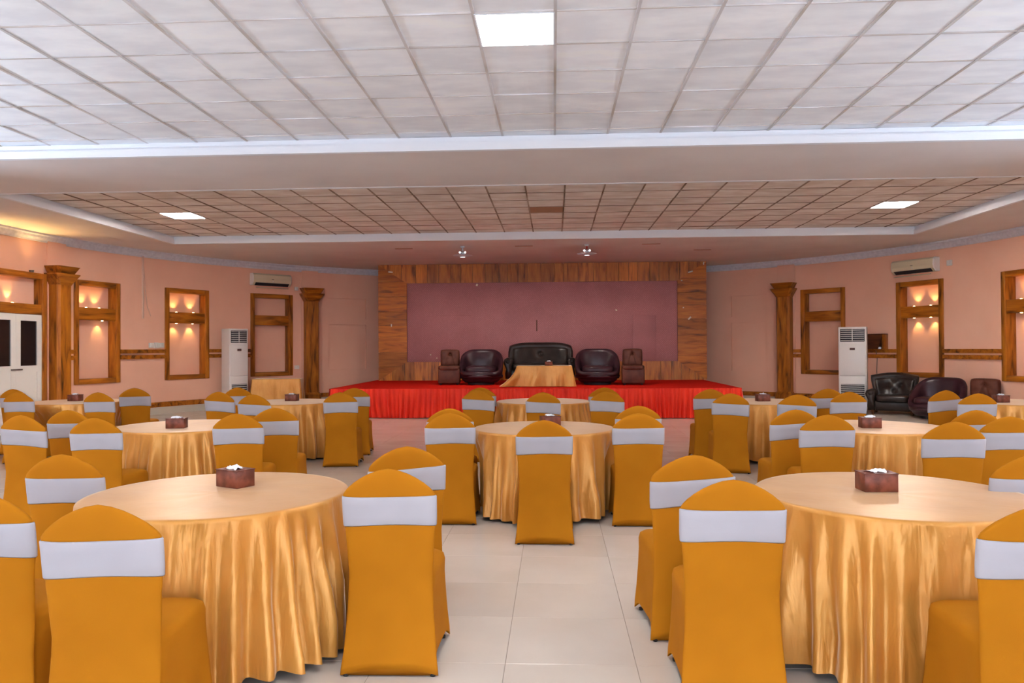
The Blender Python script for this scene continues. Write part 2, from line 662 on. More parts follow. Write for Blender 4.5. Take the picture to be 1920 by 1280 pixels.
# stepped white fascia boards round the recesses
fas = []
x0, x1 = REC_X
fas.append((x0, x1, Y1 - .03, Y1, 'x', -1))
fas.append((x0, x1, Y3 - .03, Y3, 'x', -1))
for ya, yb in ((YR, Y1), (Y2, Y3)):
    fas.append((x0, x0 + .03, ya, yb, 'y', 1))
    fas.append((x1 - .03, x1, ya, yb, 'y', -1))
fas.append((x0, x1, Y2, Y2 + .03, 'x', 1))
for q in fas:
    mb = MB()
    xa, xb, ya, yb, ax, sg = q
    mb.box(xa, xb, ya, yb, ZS - .004, ZT)
    if ax == 'x':
        mb.box(xa, xb, (ya - .035) if sg < 0 else yb, ya if sg < 0 else (yb + .035), ZS - .004, ZS + .085)
    else:
        mb.box((xa - .035) if sg < 0 else xb, xa if sg < 0 else (xb + .035), ya, yb, ZS - .004, ZS + .085)
    mobj('fascia', mb.mesh('fascia'), 'white_trim', ceil)


def tile_vf(w, d, h, c, up):
    """slab with a chamfered show face; show face at z = 0"""
    s = 1 if up else -1
    v = [(x * w / 2, y * d / 2, -s * h) for x, y in ((-1, -1), (1, -1), (1, 1), (-1, 1))]
    v += [(x * w / 2, y * d / 2, -s * c) for x, y in ((-1, -1), (1, -1), (1, 1), (-1, 1))]
    v += [(x * (w / 2 - c), y * (d / 2 - c), 0) for x, y in ((-1, -1), (1, -1), (1, 1), (-1, 1))]
    f = []
    for b in (0, 4):
        for j in range(4):
            k = (j + 1) % 4
            f.append((b + j, b + k, b + 4 + k, b + 4 + j))
    f.append((8, 9, 10, 11))
    return v, f


def ceiling_grid(name, label, gx, gy, yr, tile_mat, bar_mat, lights, brown=()):
    root = tag(empty(name, (0, 0, ZT)), label, kind='structure')
    P = .6
    xs = [gx + P * i for i in range(-20, 20)]
    ys = [gy + P * i for i in range(-30, 20)]
    xs = [REC_X[0]] + [x for x in xs if REC_X[0] + .05 < x < REC_X[1] - .05] + [REC_X[1]]
    ys = [yr[0]] + [y for y in ys if yr[0] + .05 < y < yr[1] - .05] + [yr[1]]
    cache = {}
    rest = MB()
    rb = MB()
    n = 0
    for i in range(len(xs) - 1):
        for j in range(len(ys) - 1):
            w, d = xs[i + 1] - xs[i] - .012, ys[j + 1] - ys[j] - .012
            c = ((xs[i] + xs[i + 1]) / 2, (ys[j] + ys[j + 1]) / 2)
            if any(abs(c[0] - lx) < .3 and abs(c[1] - ly) < .3 for lx, ly in lights):
                continue
            br = any(abs(c[0] - lx) < .3 and abs(c[1] - ly) < .3 for lx, ly in brown)
            vis = visible((c[0], c[1], ZT), 130)
            key = (round(w, 2), round(d, 2), br)
            vf = tile_vf(w, d, .02, .004, False)
            rng = random.Random(i * 101 + j)
            dz = rng.uniform(-.004, .004)
            if vis:
                if key not in cache:
                    cache[key] = pymesh('tile', *vf)
                o = mobj('tile', cache[key], 'tile_brown' if br else tile_mat, root, (c[0], c[1], .004 + dz), (rng.uniform(-.006, .006), rng.uniform(-.006, .006), 0))
                n += 1
            else:
                rest.add([(p[0] + c[0], p[1] + c[1], p[2] + .004) for p in vf[0]], vf[1])
    if rest.v:
        tag(mobj('tile_field', rest.mesh('tile_field', fix=False), tile_mat, root), None, kind='stuff')
    # T-bar runners and cross bars
    for x in xs[1:-1]:
        mobj('runner', MB().box(-.012, .012, yr[0], yr[1], -.004, .01).mesh('runner'), bar_mat, root, (x, 0, 0))
    for y in ys[1:-1]:
        mobj('cross_bar', MB().box(xs[0], xs[-1], -.006, .006, -.0025, .01).mesh('cross_bar'), bar_mat, root, (0, y, 0))
    return n


GX1, GY1 = .024, 5.478
GX2, GY2 = .18, 13.1
L1S = [(GX1 - .3, GY1 + .3)]
for lx in (GX1 - .3 - 5.4, GX1 - .3, GX1 - .3 + 5.4):
    for ly in (GY1 + .3, GY1 + .3 - 3.6, GY1 + .3 - 7.2, GY1 + .3 - 10.8):
        if (lx, ly) not in L1S:
            L1S.append((lx, ly))
L2S = [(GX2 - .3 - 6.6, GY2 + .3), (GX2 - .3 + 6.0, GY2 + .3)]
ceiling_grid('ceiling_front', 'white square tiled ceiling recess nearest the viewer', GX1, GY1, (YR, Y1), 'ceiling_tile', 'tee_bar', L1S)
ceiling_grid('ceiling_back', 'stained square tiled ceiling recess in front of the stage', GX2, GY2, (Y2, Y3), 'ceiling_tile_old', 'tee_bar_old', L2S, [(GX2 - .3, GY2 + .3)])
me_fr = MB().box(-.295, .295, -.295, -.283, -.008, .03).box(-.295, .295, .283, .295, -.008, .03).box(-.295, -.283, -.283, .283, -.008, .03).box(.283, .295, -.283, .283, -.008, .03).mesh('frame')
me_df = MB().box(-.283, .283, -.283, .283, -.003, .02).mesh('diffuser')
me_df2 = me_df.copy()
LLAB = {L1S[0]: 'bright square light panel in the near tiled ceiling above the aisle', L2S[0]: 'square light panel in the far ceiling recess, left one', L2S[1]: 'square light panel in the far ceiling recess, right one'}
for k, (lx, ly) in enumerate(L1S + L2S):
    e = empty('ceiling_light', (lx, ly, ZT))
    lab = LLAB.get((lx, ly), 'square light panel of the near ceiling outside the picture')
    tag(e, lab, 'light', 'square ceiling light panels')
    mobj('frame', me_fr, 'white_trim', e)
    mobj('diffuser', me_df if k < len(L1S) else me_df2, 'panel_light' if k < len(L1S) else 'panel_light_back', e)

# crown moulding
def crown(a0, a1, side):
    prof = [(.0, -.16), (.02, -.16), (.03, -.13), (.06, -.09), (.07, -.05), (.10, -.03), (.10, 0.0), (.0, 0.0)]
    rings = []
    pts = [(a, None) for a in arange(a0, a1, 34)]
    for a, _ in pts:
        rings.append([polar(a, RW - d, ZS + z) for d, z in prof])
    tail = [((XL + d) if side < 0 else (XR - d), YR, ZS + z) for d, z in prof]
    if side < 0:
        rings.insert(0, tail)
    else:
        rings.append(tail)
    return pymesh('crown', *loft(rings), fix=True)


tag(mobj('trim_1', crown(-90, -24, -1), 'crown'), 'pale patterned crown moulding along the left curved wall', kind='structure')
tag(mobj('trim_2', crown(24, 90, 1), 'crown'), 'pale patterned crown moulding along the right curved wall', kind='structure')


def arc_box(a0, a1, r0, r1, z0, z1, n=8):
    rings = []
    for a in arange(a0, a1, n):
        rings.append([polar(a, r1, z0), polar(a, r0, z0), polar(a, r0, z1), polar(a, r1, z1)])
    return loft(rings)


for nm, side, a0, a1 in (('baseboard_left', -1, -79.6, -29), ('baseboard_right', 1, 30, 90)):
    b = MB()
    b.add(*arc_box(a0, a1, RW - .02, RW, 0, .17, 30))
    o = tag(mobj(nm, b.mesh(nm), 'skirting_tile'), 'cream tile skirting under a dark wooden band on the %s wall' % nm.split('_')[1], kind='structure')
    n = 16
    for i in range(n):
        aa, ab = a0 + (a1 - a0) * i / n, a0 + (a1 - a0) * (i + 1) / n
        m = MB().add(*arc_box(aa + .03, ab - .03, RW - .04, RW, .17, .285, 3)).mesh('wood_band')
        mobj('wood_band', m, 'wood_x', o)

# floor
FT = .62
fx0, fy0 = -.24, 3.61
floor = tag(mobj('floor', MB().box(XL - .3, XR + .3, YR - .3, 23.4, -.1, -.0025).mesh('floor'), 'grout'), 'polished cream tile floor', kind='structure')
cells = []
for i in range(-17, 17):
    for j in range(-19, 33):
        c = (fx0 + FT * (i + .5), fy0 + FT * (j + .5))
        if c[0] < XL + .2 or c[0] > XR - .2 or c[1] < YR + .2:
            continue
        if c[1] > CY and math.hypot(c[0] - CX, c[1] - CY) > RW + .3:
            continue
        cells.append((c, visible((c[0], c[1], 0), 60), c[1]))
seen = sorted([c for c in cells if c[1]], key=lambda q: q[2])
vf = tile_vf(FT - .0025, FT - .0025, .008, .0012, True)
tm = pymesh('tile', *vf)
for c, _, _ in seen[:298]:
    mobj('tile', tm, 'floor_tile', floor, (c[0], c[1], 0))
rest = MB()
for c in [q for q in cells if not q[1]] + seen[298:]:
    rest.add([(p[0] + c[0][0], p[1] + c[0][1], p[2]) for p in vf[0]], vf[1])
tag(mobj('tile_field', rest.mesh('tile_field', fix=False), 'floor_tile', floor), None, kind='stuff')

# ------------------------------------------------------------------ wall woodwork
lens_me = pymesh('spotlight', *lathe([(.001, 0), (.022, 0), (.022, .012), (.016, .016), (.001, .016)], 12))


def wood_frame(a, label, ups=(), downs=(), z0=.79, z1=2.97, hw=.6):
    """wooden lining of a recess: face almost flush with the wall, reveals 0.2 m deep, a deep cross bar with tiny spotlights"""
    e = wall_frame('wooden_wall_frame', a, RW)
    tag(e, label, 'frame', 'wooden frames on the curved walls')
    f0, b0 = -.045, .2
    fw = .115
    for s in (-1, 1):
        mobj('stile', rbox('stile', -fw / 2, fw / 2, f0, b0, z0, z1, .008, 2), 'wood', e, (s * (hw - fw / 2), 0, 0))
    mobj('top_rail', rbox('top_rail', -hw + fw, hw - fw, f0 + .003, b0, z1 - .11, z1, .008, 2), 'wood_x', e)
    mobj('bottom_rail', rbox('bottom_rail', -hw + fw, hw - fw, f0 + .003, b0, z0, z0 + .11, .008, 2), 'wood_x', e)
    mobj('cross_bar', rbox('cross_bar', -hw + fw, hw - fw, f0 + .02, b0, 2.14, 2.40, .008, 2), 'wood_x', e)
    for x in ups:
        mobj('spotlight', lens_me, 'spot_lens', e, (x, .06, 2.395))
        spot(e, (x, .085, 2.425), (0, .35, 1), SPOT_W)
    for x in downs:
        mobj('spotlight', lens_me, 'spot_lens', e, (x, .06, 2.145), (PI, 0, 0))
        spot(e, (x, .085, 2.115), (0, .35, -1), SPOT_W)
    return e


wood_frame(-75.9, 'lit wooden wall frame beside the far left wooden column', (-.22, .12), (.2,))
wood_frame(-61.65, 'lit wooden wall frame between the left rail and the floor standing air conditioner', (-.24, .22), (-.24, .2))
wood_frame(-47.6, 'unlit wooden wall frame under the left wall air conditioner')
wood_frame(48.7, 'unlit wooden wall frame behind the right tall air conditioner')
wood_frame(63.85, 'lit wooden wall frame under the right wall air conditioner', (-.2, .22), (-.2, .22))
wood_frame(79.5, 'lit wooden wall frame cut by the right picture edge', (-.2, .22), (-.2, .22))


def column(a, label):
    e = wall_frame('wooden_column', a, RW - .06)
    tag(e, label, 'column', 'wooden half columns on the curved walls')
    w, d = .185, .2
    sec = lambda hw, dd, z: [(-hw, .03, z), (-hw, -dd + .05, z), (-hw + .05, -dd, z), (hw - .05, -dd, z), (hw, -dd + .05, z), (hw, .03, z)]
    mobj('shaft', pymesh('shaft', *loft([sec(w, d, .3), sec(w, d, 2.82)])), 'wood', e)
    mobj('plinth', pymesh('plinth', *loft([sec(w + .04, d + .04, 0), sec(w + .04, d + .04, .26), sec(w + .005, d + .005, .32)])), 'wood', e)
    mobj('capital', pymesh('capital', *loft([sec(w + .005, d + .005, 2.80), sec(w + .035, d + .03, 2.86), sec(w + .12, d + .11, 3.0), sec(w + .12, d + .11, 3.02)])), 'wood_x', e)
    mobj('abacus', pymesh('abacus', *loft([sec(w + .04, d + .04, 3.02), sec(w + .11, d + .1, 3.15), sec(w + .12, d + .11, 3.165)])), 'wood_x', e)
    return e


column(-82.35, 'wooden half column between the white door and a lit frame')
column(-41.1, 'wooden half column beside the left wall niches')
column(42.8, 'wooden half column beside the right wall niches')


def rails(segs, zoff, label):
    e = tag(empty('wall_rail', polar(sum(segs[0]) / 2, RW)), label, 'wall rail', 'double wooden wall rails')
    inv = Vector(e.location)
    for a0, a1 in segs:
        for z0, z1 in ((1.375, 1.46), (1.245, 1.335)):
            v, f = arc_box(a0, a1, RW - .045, RW, z0 + zoff, z1 + zoff, 6)
            mobj('rail', pymesh('rail', [Vector(p) - inv for p in v], f), 'wood_x', e)
    return e


rails([(-81.1, -79.3)], .055, 'short double wooden rail between the left column and the first frame')
rails([(-72.4, -65.15)], .055, 'double wooden rail between the two lit frames on the left')
rails([(-58.15, -51.1)], .055, 'double wooden rail running behind the left tall air conditioner')
rails([(43.9, 45.2)], -.03, 'short double wooden rail between the right column and frame')
rails([(52.2, 60.35)], -.03, 'double wooden rail behind the right tall air conditioner')
rails([(67.35, 76.0)], -.03, 'double wooden rail between the two lit frames on the right')

# door at the left edge, in a deep wooden surround
DA = -89.7
ds = wall_frame('door_surround', DA, RW - .005)
tag(ds, 'wooden door surround with lit panel over the white double door', 'door frame')
dw = .83
for s in (-1, 1):
    mobj('stile', rbox('stile', -.065, .065, -.2, .12, 0, 2.98, .008, 2), 'wood', ds, (s * (dw - .065), 0, 0))
mobj('top_rail', rbox('top_rail', -dw + .13, dw - .13, -.197, .03, 2.87, 2.98, .008, 2), 'wood_x', ds)
mobj('cross_bar', rbox('cross_bar', -dw + .13, dw - .13, -.18, .03, 2.19, 2.38, .008, 2), 'wood_x', ds)
for x in (-.5, .02):
    mobj('spotlight', lens_me, 'spot_lens', ds, (x, -.10, 2.375))
    spot(ds, (x, -.085, 2.405), (0, .3, 1), SPOT_W)
# small uplights standing on top of the surround wash the soffit
for x in (-.5, .5):
    mobj('uplight', pymesh('uplight', *lathe([(.001, 0), (.035, 0), (.045, .05), (.038, .05), (.03, .02), (.001, .02)], 14)), 'steel', ds, (x, -.12, 2.98))
    spot(ds, (x, -.12, 3.01), (0, -.7, 1), SPOT_W * 6, size=R(120), radius=.03)
dr = wall_frame('door_1', DA, RW - .14)
tag(dr, 'white double door with dark glass panes in wooden surround', kind='structure')
leaf_me = MB().box(-.345, -.225, -.05, 0, 0, 2.18).box(.225, .345, -.05, 0, 0, 2.18).box(-.225, .225, -.05, 0, 2.06, 2.18).box(-.225, .225, -.05, 0, 1.1, 1.22).box(-.225, .225, -.05, 0, 0, .14).mesh('leaf')
pane_me = MB().box(-.225, .225, -.03, -.02, 1.22, 2.06).mesh('pane')
panel_me = MB().box(-.225, .225, -.038, -.012, .14, 1.1).mesh('panel')
for sd in (-1, 1):
    lf = mobj('leaf', leaf_me, 'upvc', dr, (sd * .3475, 0, 0))
    mobj('pane', pane_me, 'dark_glass', lf)
    mobj('panel', panel_me, 'upvc', lf)
    mobj('handle', rbox('handle', -.07, .07, -.085, -.05, 1.14, 1.165, .008, 2), 'steel', lf, (-sd * .28, 0, 0))

# unseen bowl uplighters on the straight side walls, added to brighten the ceiling
bowl_me = pymesh('bowl', *lathe([(.001, -.10), (.06, -.09), (.13, -.03), (.16, .05), (.15, .05), (.12, -.02), (.05, -.07), (.001, -.08)], 24), smooth=True)
for sx, xw in ((1, XL), (-1, XR)):
    for k, y in enumerate((6.2, 3.0, -.2, -3.4, -6.6)):
        e = tag(empty('fill_uplighter', (xw, y, 2.1)), 'added white bowl uplighter on the %s side wall outside the picture' % ('left' if sx > 0 else 'right'), 'added fill lamp', 'added bowl uplighters on the side walls')
        mobj('bracket', rbox('bracket', -.02, .12, -.04, .04, -.06, .02, .005, 1), 'steel', e, None, (0, 0, 0 if sx > 0 else PI))
        mobj('bowl', bowl_me, 'pendant_white', e, (sx * .22, 0, 0))
        spot(e, (sx * .22, 0, .035), (sx * 1.0, 0, .75), FILL_UPLIGHT_W, (.62, .80, 1), R(100), .05, .7)

# small wall fittings
def fitting(name, a, z, w, h, label, cat, mat='socket', d=.035):
    e = wall_frame(name, a, RW, z)
    tag(e, label, cat)
    mobj('plate', rbox('plate', -w / 2, w / 2, -d, .02, -h / 2, h / 2, .006, 2), mat, e)
    mobj('rocker', rbox('rocker', -w * .2, w * .2, -d - .008, -d + .005, -h * .28, h * .28, .003, 1), mat, e)
    return e


fitting('wall_socket', -67.45, 1.61, .11, .11, 'white socket left of the switch trio above the left rail', 'socket')
fitting('wall_switch', -66.65, 1.61, .11, .13, 'white switch in the middle of the trio above the left rail', 'switch')
fitting('wall_socket', -65.9, 1.61, .15, .11, 'wide white socket right of the trio above the left rail', 'socket')
fitting('wall_socket', -43.35, 1.01, .13, .1, 'white socket between the unlit left frame and the column', 'socket')
fitting('junction_box', -43.4, 3.15, .1, .1, 'small grey box beside the left wall air conditioner', 'junction box')
fitting('junction_box', 68.4, 3.29, .12, .12, 'small white box beside the right wall air conditioner', 'junction box')
fitting('wall_socket', 68.9, .75, .2, .09, 'white socket below the right lit frame behind the armchair', 'socket')
e = wall_frame('cable_conduit', -68.75, RW)
tag(e, 'peach painted conduit with loose cable hanging above the left switches', 'conduit')
mobj('duct', rbox('duct', -.02, .02, -.03, .01, 2.22, 3.64, .003, 1), 'conduit', e)
mobj('cable', pymesh('cable', *tube([(.02, -.02, 3.4), (.05, -.03, 2.9), (.11, -.03, 2.5), (.2, -.03, 2.28)], .007, 6), smooth=True), 'conduit', e)
e = wall_frame('hanging_cord', 57.2, RW)
tag(e, 'thin grey cord hanging below the right wall rail', 'cord')
mobj('cord', pymesh('cord', *tube([(0, -.05, 1.40), (.02, -.03, 1.2), (.0, -.025, .9), (.03, -.025, .5), (.02, -.025, .3)], .009, 6), smooth=True), 'cord', e)

# dark shaped wooden box on the right rail
e = wall_frame('wooden_wall_box', 57.6, RW - .005, 1.43)
tag(e, 'small dark wooden box with wavy front standing on the right wall rail', 'box')
prof = [(-.26, 0), (-.25, .06), (-.19, .18), (-.2, .28), (-.17, .34), (.2, .34), (.2, .3), (.15, .22), (.13, .12), (.08, 0)]
v = [(x, -.2, z) for x, z in prof] + [(x, -.175, z) for x, z in prof]
n = len(prof)
mobj('front', pymesh('front', v, [tuple(range(n)), tuple(range(2 * n - 1, n - 1, -1))] + [(i, (i + 1) % n, n + (i + 1) % n, n + i) for i in range(n)]), 'wood_dark', e)
mobj('side', rbox('side', .2, .225, -.2, .0, 0, .34, .003, 1), 'wood', e)
mobj('top', rbox('top', -.17, .225, -.2, .0, .34, .36, .003, 1), 'wood_dark', e)
mobj('back', rbox('back', -.2, .2, -.02, .0, 0, .34, .003, 1), 'wood_dark', e)
mobj('paper', rbox('paper', .02, .12, -.16, -.1, 0, .05, .004, 1), 'tissue', e)


# air conditioners
def wall_ac(a, z, label, mat):
    e = wall_frame('wall_air_conditioner', a, RW, z)
    tag(e, label, 'air conditioner', 'wall mounted air conditioners')
    w = .53
    sec = [(.0, 0), (.0, .31), (-.16, .31), (-.205, .27), (-.215, .14), (-.19, .065), (-.12, .0)]
    rings = [[(x, y, zz) for y, zz in sec] for x in (-w, w)]
    mobj('casing', pymesh('casing', *loft(rings)), mat, e)
    for s in (-1, 1):
        mobj('end_cap', pymesh('end_cap', *loft([[(s * w, y * 1.02, .155 + (zz - .155) * 1.02) for y, zz in sec], [(s * (w + .018), y * .96, .155 + (zz - .155) * .95) for y, zz in sec]])), 'ac_white', e)
    mobj('outlet', pymesh('outlet', [(-w + .06, -.197, .066), (w - .06, -.197, .066), (w - .06, -.128, .001), (-w + .06, -.128, .001), (-w + .06, -.204, .058), (w - .06, -.204, .058), (w - .06, -.134, -.008), (-w + .06, -.134, -.008)],
         [(0, 1, 2, 3), (4, 5, 6, 7), (0, 1, 5, 4), (1, 2, 6, 5), (2, 3, 7, 6), (3, 0, 4, 7)]), 'ac_dark', e)
    mobj('louvre', rbox('louvre', -w + .07, w - .07, -.235, -.17, .002, .012, .003, 1), mat, e, None, (R(20), 0, 0))
    mobj('badge', rbox('badge', -.03, .03, -.222, -.21, .16, .172, .002, 1), 'steel', e)
    mobj('indicator', rbox('indicator', .0, .02, -.217, -.2, .1, .12, .004, 1), 'tissue', e)
    return e


wall_ac(-48.0, 3.18, 'cream wall air conditioner above the unlit left frame', 'ac_cream')
wall_ac(63.6, 3.14, 'cream wall air conditioner above the lit right frame', 'ac_cream')


def tower_ac(loc, rz, w, d, h, label):
    e = empty('floor_air_conditioner', loc, rz)
    tag(e, label, 'air conditioner', 'tall floor standing air conditioners')
    mobj('cabinet', rbox('cabinet', -w / 2, w / 2, 0, d, 0, h, .015, 3), 'ac_white', e)
    mobj('front_panel', rbox('front_panel', -w / 2 + .02, w / 2 - .02, -.018, .01, h * .42, h * .80, .01, 2), 'ac_white', e)
    mobj('lower_panel', rbox('lower_panel', -w / 2 + .02, w / 2 - .02, -.014, .01, .08, h * .415, .01, 2), 'ac_white', e)
    g = mobj('outlet', rbox('outlet', -w / 2 + .04, w / 2 - .04, -.004, .01, h * .825, h * .975, .004, 1), 'ac_dark', e)
    lm = rbox('louvre', -w / 2 + .05, w / 2 - .05, -.014, .0, -.007, .007, .003, 1)
    for i in range(6):
        mobj('louvre', lm, 'ac_white', g, (0, 0, h * (.84 + .024 * i)))
    mobj('vane', rbox('vane', -.008, .008, -.016, .0, h * .83, h * .97, .003, 1), 'ac_white', g)
    gi = mobj('intake', rbox('intake', -w / 2 + .05, w / 2 - .05, -.018, .0, .12, h * .32, .004, 1), 'ac_dark', e)
    sm = rbox('slat', -w / 2 + .05, w / 2 - .05, -.03, -.01, -.008, .008, .003, 1)
    for i in range(11):
        mobj('slat', sm, 'ac_white', gi, (0, 0, .14 + (h * .32 - .16) * i / 10))
    mobj('badge', rbox('badge', -.055, .055, -.026, -.01, h * .725, h * .75, .003, 1), 'ac_logo', e)
    return e


tower_ac(polar(-55.4, RW - .62), R(55.4), .52, .36, 2.02, 'white tall air conditioner beside the left unlit wooden frame')
tower_ac((6.90, 17.95, 0), R(-26), .6, .34, 1.95, 'white tall air conditioner in front of the right unlit wooden frame')

# ------------------------------------------------------------------ stage, backdrop
SX0, SX1, SY, SH, BY = -4.87, 3.93, 16.24, .634, 20.35
st = tag(empty('stage', ((SX0 + SX1) / 2, SY, 0)), 'low stage with red carpet and gathered red skirt', 'stage')
ox = (SX0 + SX1) / 2


def wallx(y, side):
    return CX + side * math.sqrt(max(0, RW * RW - (y - CY) ** 2))


def sh(p):
    return (p[0] - ox, p[1] - SY, p[2])


v, f = box_vf(SX0, SX1, SY + .03, 21.2, 0, SH - .012)
mobj('platform', pymesh('platform', [sh(p) for p in v], f), 'ply', st)
v, f = box_vf(SX0 - .02, SX1 + .02, SY - .01, 21.2, SH - .012, SH)
mobj('carpet', pymesh('carpet', [sh(p) for p in v], f), 'carpet', st)


def skirt_mesh(p0, p1, nrm, h, pitch=.095, seed=1):
    """gathered cloth hanging from a top edge, pleats fanning out irregularly"""
    rng = random.Random(seed)
    P0, P1, Nn = Vector(p0), Vector(p1), Vector(nrm)
    Ln = (P1 - P0).length
    n = int(Ln / .0125)
    ph = []
    t = 0.0
    while t < Ln + .3:
        w = pitch * rng.uniform(.6, 1.5)
        ph.append((t, w, rng.uniform(.6, 1.3), rng.uniform(-.05, .05)))
        t += w
    rows = 9
    v = []
    for r in range(rows):
        k = r / (rows - 1)
        z = h * (1 - k)
        ii = 0
        for i in range(n + 1):
            s = Ln * i / n
            sk = s + .03 * k * sin(s * 1.7 + seed) + .04 * k * k * sin(s * 4.3)
            while ii + 1 < len(ph) and ph[ii + 1][0] <= sk:
                ii += 1
            t0, w, am, tw = ph[ii]
            q = (sk - t0) / w
            prof = max(0, sin(PI * q)) ** .8
            off = (.022 + .055 * k) * prof * am + .012 + .02 * k * (1 + sin(s * 2.1 + 3 * k))
            p = P0 + (P1 - P0) * (s / Ln) + Nn * off
            zz = max(.008, z + (.012 * sin(s * 3.1) * k if r == rows - 1 else 0) + (.015 if r == rows - 1 else 0))
            v.append((p.x, p.y, zz))
    f = []
    for r in range(rows - 1):
        for i in range(n):
            a = r * (n + 1) + i
            f.append((a, a + 1, a + n + 2, a + n + 1))
    return v, f


v, f = skirt_mesh((SX0, SY, 0), (SX1, SY, 0), (0, -1, 0), SH - .002, seed=3)
mobj('front_skirt', pymesh('front_skirt', [sh(p) for p in v], f, smooth=True, fix=False), 'red_satin', st)
for nm, xx, s in (('side_skirt', SX0, -1), ('side_skirt', SX1, 1)):
    v, f = skirt_mesh((xx, SY, 0), (xx, 20.9, 0), (s, 0, 0), SH - .002, seed=5 + s)
    mobj(nm, pymesh(nm, [sh(p) for p in v], f, smooth=True, fix=False), 'red_satin', st)

BX0, BX1, BZ0, BZ1 = -4.76, 4.05, SH, 3.775
IX0, IX1, IZ0, IZ1 = -3.98, 3.29, 1.135, 3.27
bd = tag(empty('stage_backdrop', (0, BY, 0)), 'wide stage backdrop of mauve patterned fabric in a glossy plank frame', 'backdrop')
mobj('core', MB().box(BX0 + .01, BX1 - .01, .06, .7, BZ0, BZ1 - .01).mesh('core'), 'wood', bd)
mobj('fabric_panel', rbox('fabric_panel', IX0, IX1, .03, .06, IZ0, IZ1, .003, 1), 'mauve_fabric', bd)
mobj('fabric_patch', rbox('fabric_patch', 2.11, 2.72, .024, .031, IZ0 + .01, 2.36, .002, 1), 'mauve_fabric', bd)
mobj('fabric_patch', rbox('fabric_patch', -3.2, -2.25, .026, .031, 2.38, 2.39, .002, 1), 'mauve_fabric', bd)
mobj('tear', rbox('tear', -.47, -.445, .022, .03, 1.95, 2.25, .002, 1), 'wood_dark', bd)


def lerpc(x, xa, ya, xb, yb):
    return ya + (yb - ya) * min(1, max(0, (x - xa) / (xb - xa)))


def extrude_poly(poly, y0, y1):
    n = len(poly)
    v = [(x, y0, z) for x, z in poly] + [(x, y1, z) for x, z in poly]
    f = [tuple(range(n)), tuple(range(2 * n - 1, n - 1, -1))] + [(i, (i + 1) % n, n + (i + 1) % n, n + i) for i in range(n)]
    return v, f


def cuts(a, b, w, rng):
    c = [a]
    while c[-1] < b - w * 1.3:
        c.append(c[-1] + w * rng.uniform(.75, 1.3))
    c.append(b)
    return c


rng = random.Random(11)
g = .004


def plank(poly, mat):
    cx = sum(p[0] for p in poly) / len(poly)
    cz = sum(p[1] for p in poly) / len(poly)
    poly = [(x - cx, z - cz) for x, z in poly]
    o = mobj('plank', pymesh('plank', *extrude_poly(poly, -rng.uniform(0, .012), .065)), mat, bd, (cx, 0, cz), (rng.uniform(-.012, .012), 0, 0) if mat == 'plank_z' else (0, 0, rng.uniform(-.01, .01)))
    return o


def clean(poly):
    out = []
    for p in poly:
        if not out or (abs(p[0] - out[-1][0]) + abs(p[1] - out[-1][1])) > .004:
            out.append(p)
    if len(out) > 2 and (abs(out[0][0] - out[-1][0]) + abs(out[0][1] - out[-1][1])) < .004:
        out.pop()
    return out


for edge, zi, zo in (('top', IZ1, BZ1), ('bottom', IZ0, BZ0)):
    def zin(x):
        if x < IX0:
            return lerpc(x, BX0, zo, IX0, zi)
        if x > IX1:
            return lerpc(x, IX1, zi, BX1, zo)
        return zi
    cs = cuts(BX0, BX1, .31, rng)
    for a, b in zip(cs, cs[1:]):
        a, b = a + g, b - g
        xs = [a] + [x for x in (IX0, IX1) if a < x < b] + [b]
        poly = clean([(a, zo), (b, zo)] + [(x, zin(x)) for x in reversed(xs)])
        if len(poly) >= 3:
            plank(poly, 'plank_z')
for xo, xi in ((BX0, IX0), (BX1, IX1)):
    def xin(z):
        if z < IZ0:
            return lerpc(z, BZ0, xo, IZ0, xi)
        if z > IZ1:
            return lerpc(z, IZ1, xi, BZ1, xo)
        return xi
    cs = cuts(BZ0, BZ1, .33, rng)
    for a, b in zip(cs, cs[1:]):
        a, b = a + g, b - g
        zs = [a] + [z for z in (IZ0, IZ1) if a < z < b] + [b]
        poly = clean([(xo, a), (xo, b)] + [(xin(z), z) for z in reversed(zs)])
        if len(poly) >= 3:
            plank(poly, 'plank_x')
for x, z, w, h, rt in ((-4.42, 3.58, .12, .035, .1), (-4.40, 2.13, .03, .07, 0), (-3.34, 1.33, .03, .03, 0), (-3.17, 1.24, .03, .03, 0), (-2.07, 3.21, .05, .06, .3), (3.63, 3.5, .13, .035, -.3), (3.4, 3.27, .04, .03, 0),
                       (3.44, 2.55, .03, .03, 0), (3.6, 2.27, .1, .04, -.8), (1.67, 2.5, .05, .035, .6), (3.98, 3.72, .03, .07, .1)):
    mobj('paper_scrap', rbox('paper_scrap', -w / 2, w / 2, -.006, .006, -h / 2, h / 2, .001, 1), 'scrap', bd, (x, -.016 if not (IX0 < x < IX1 and IZ0 < z < IZ1) else .025, z), (0, rt, 0))


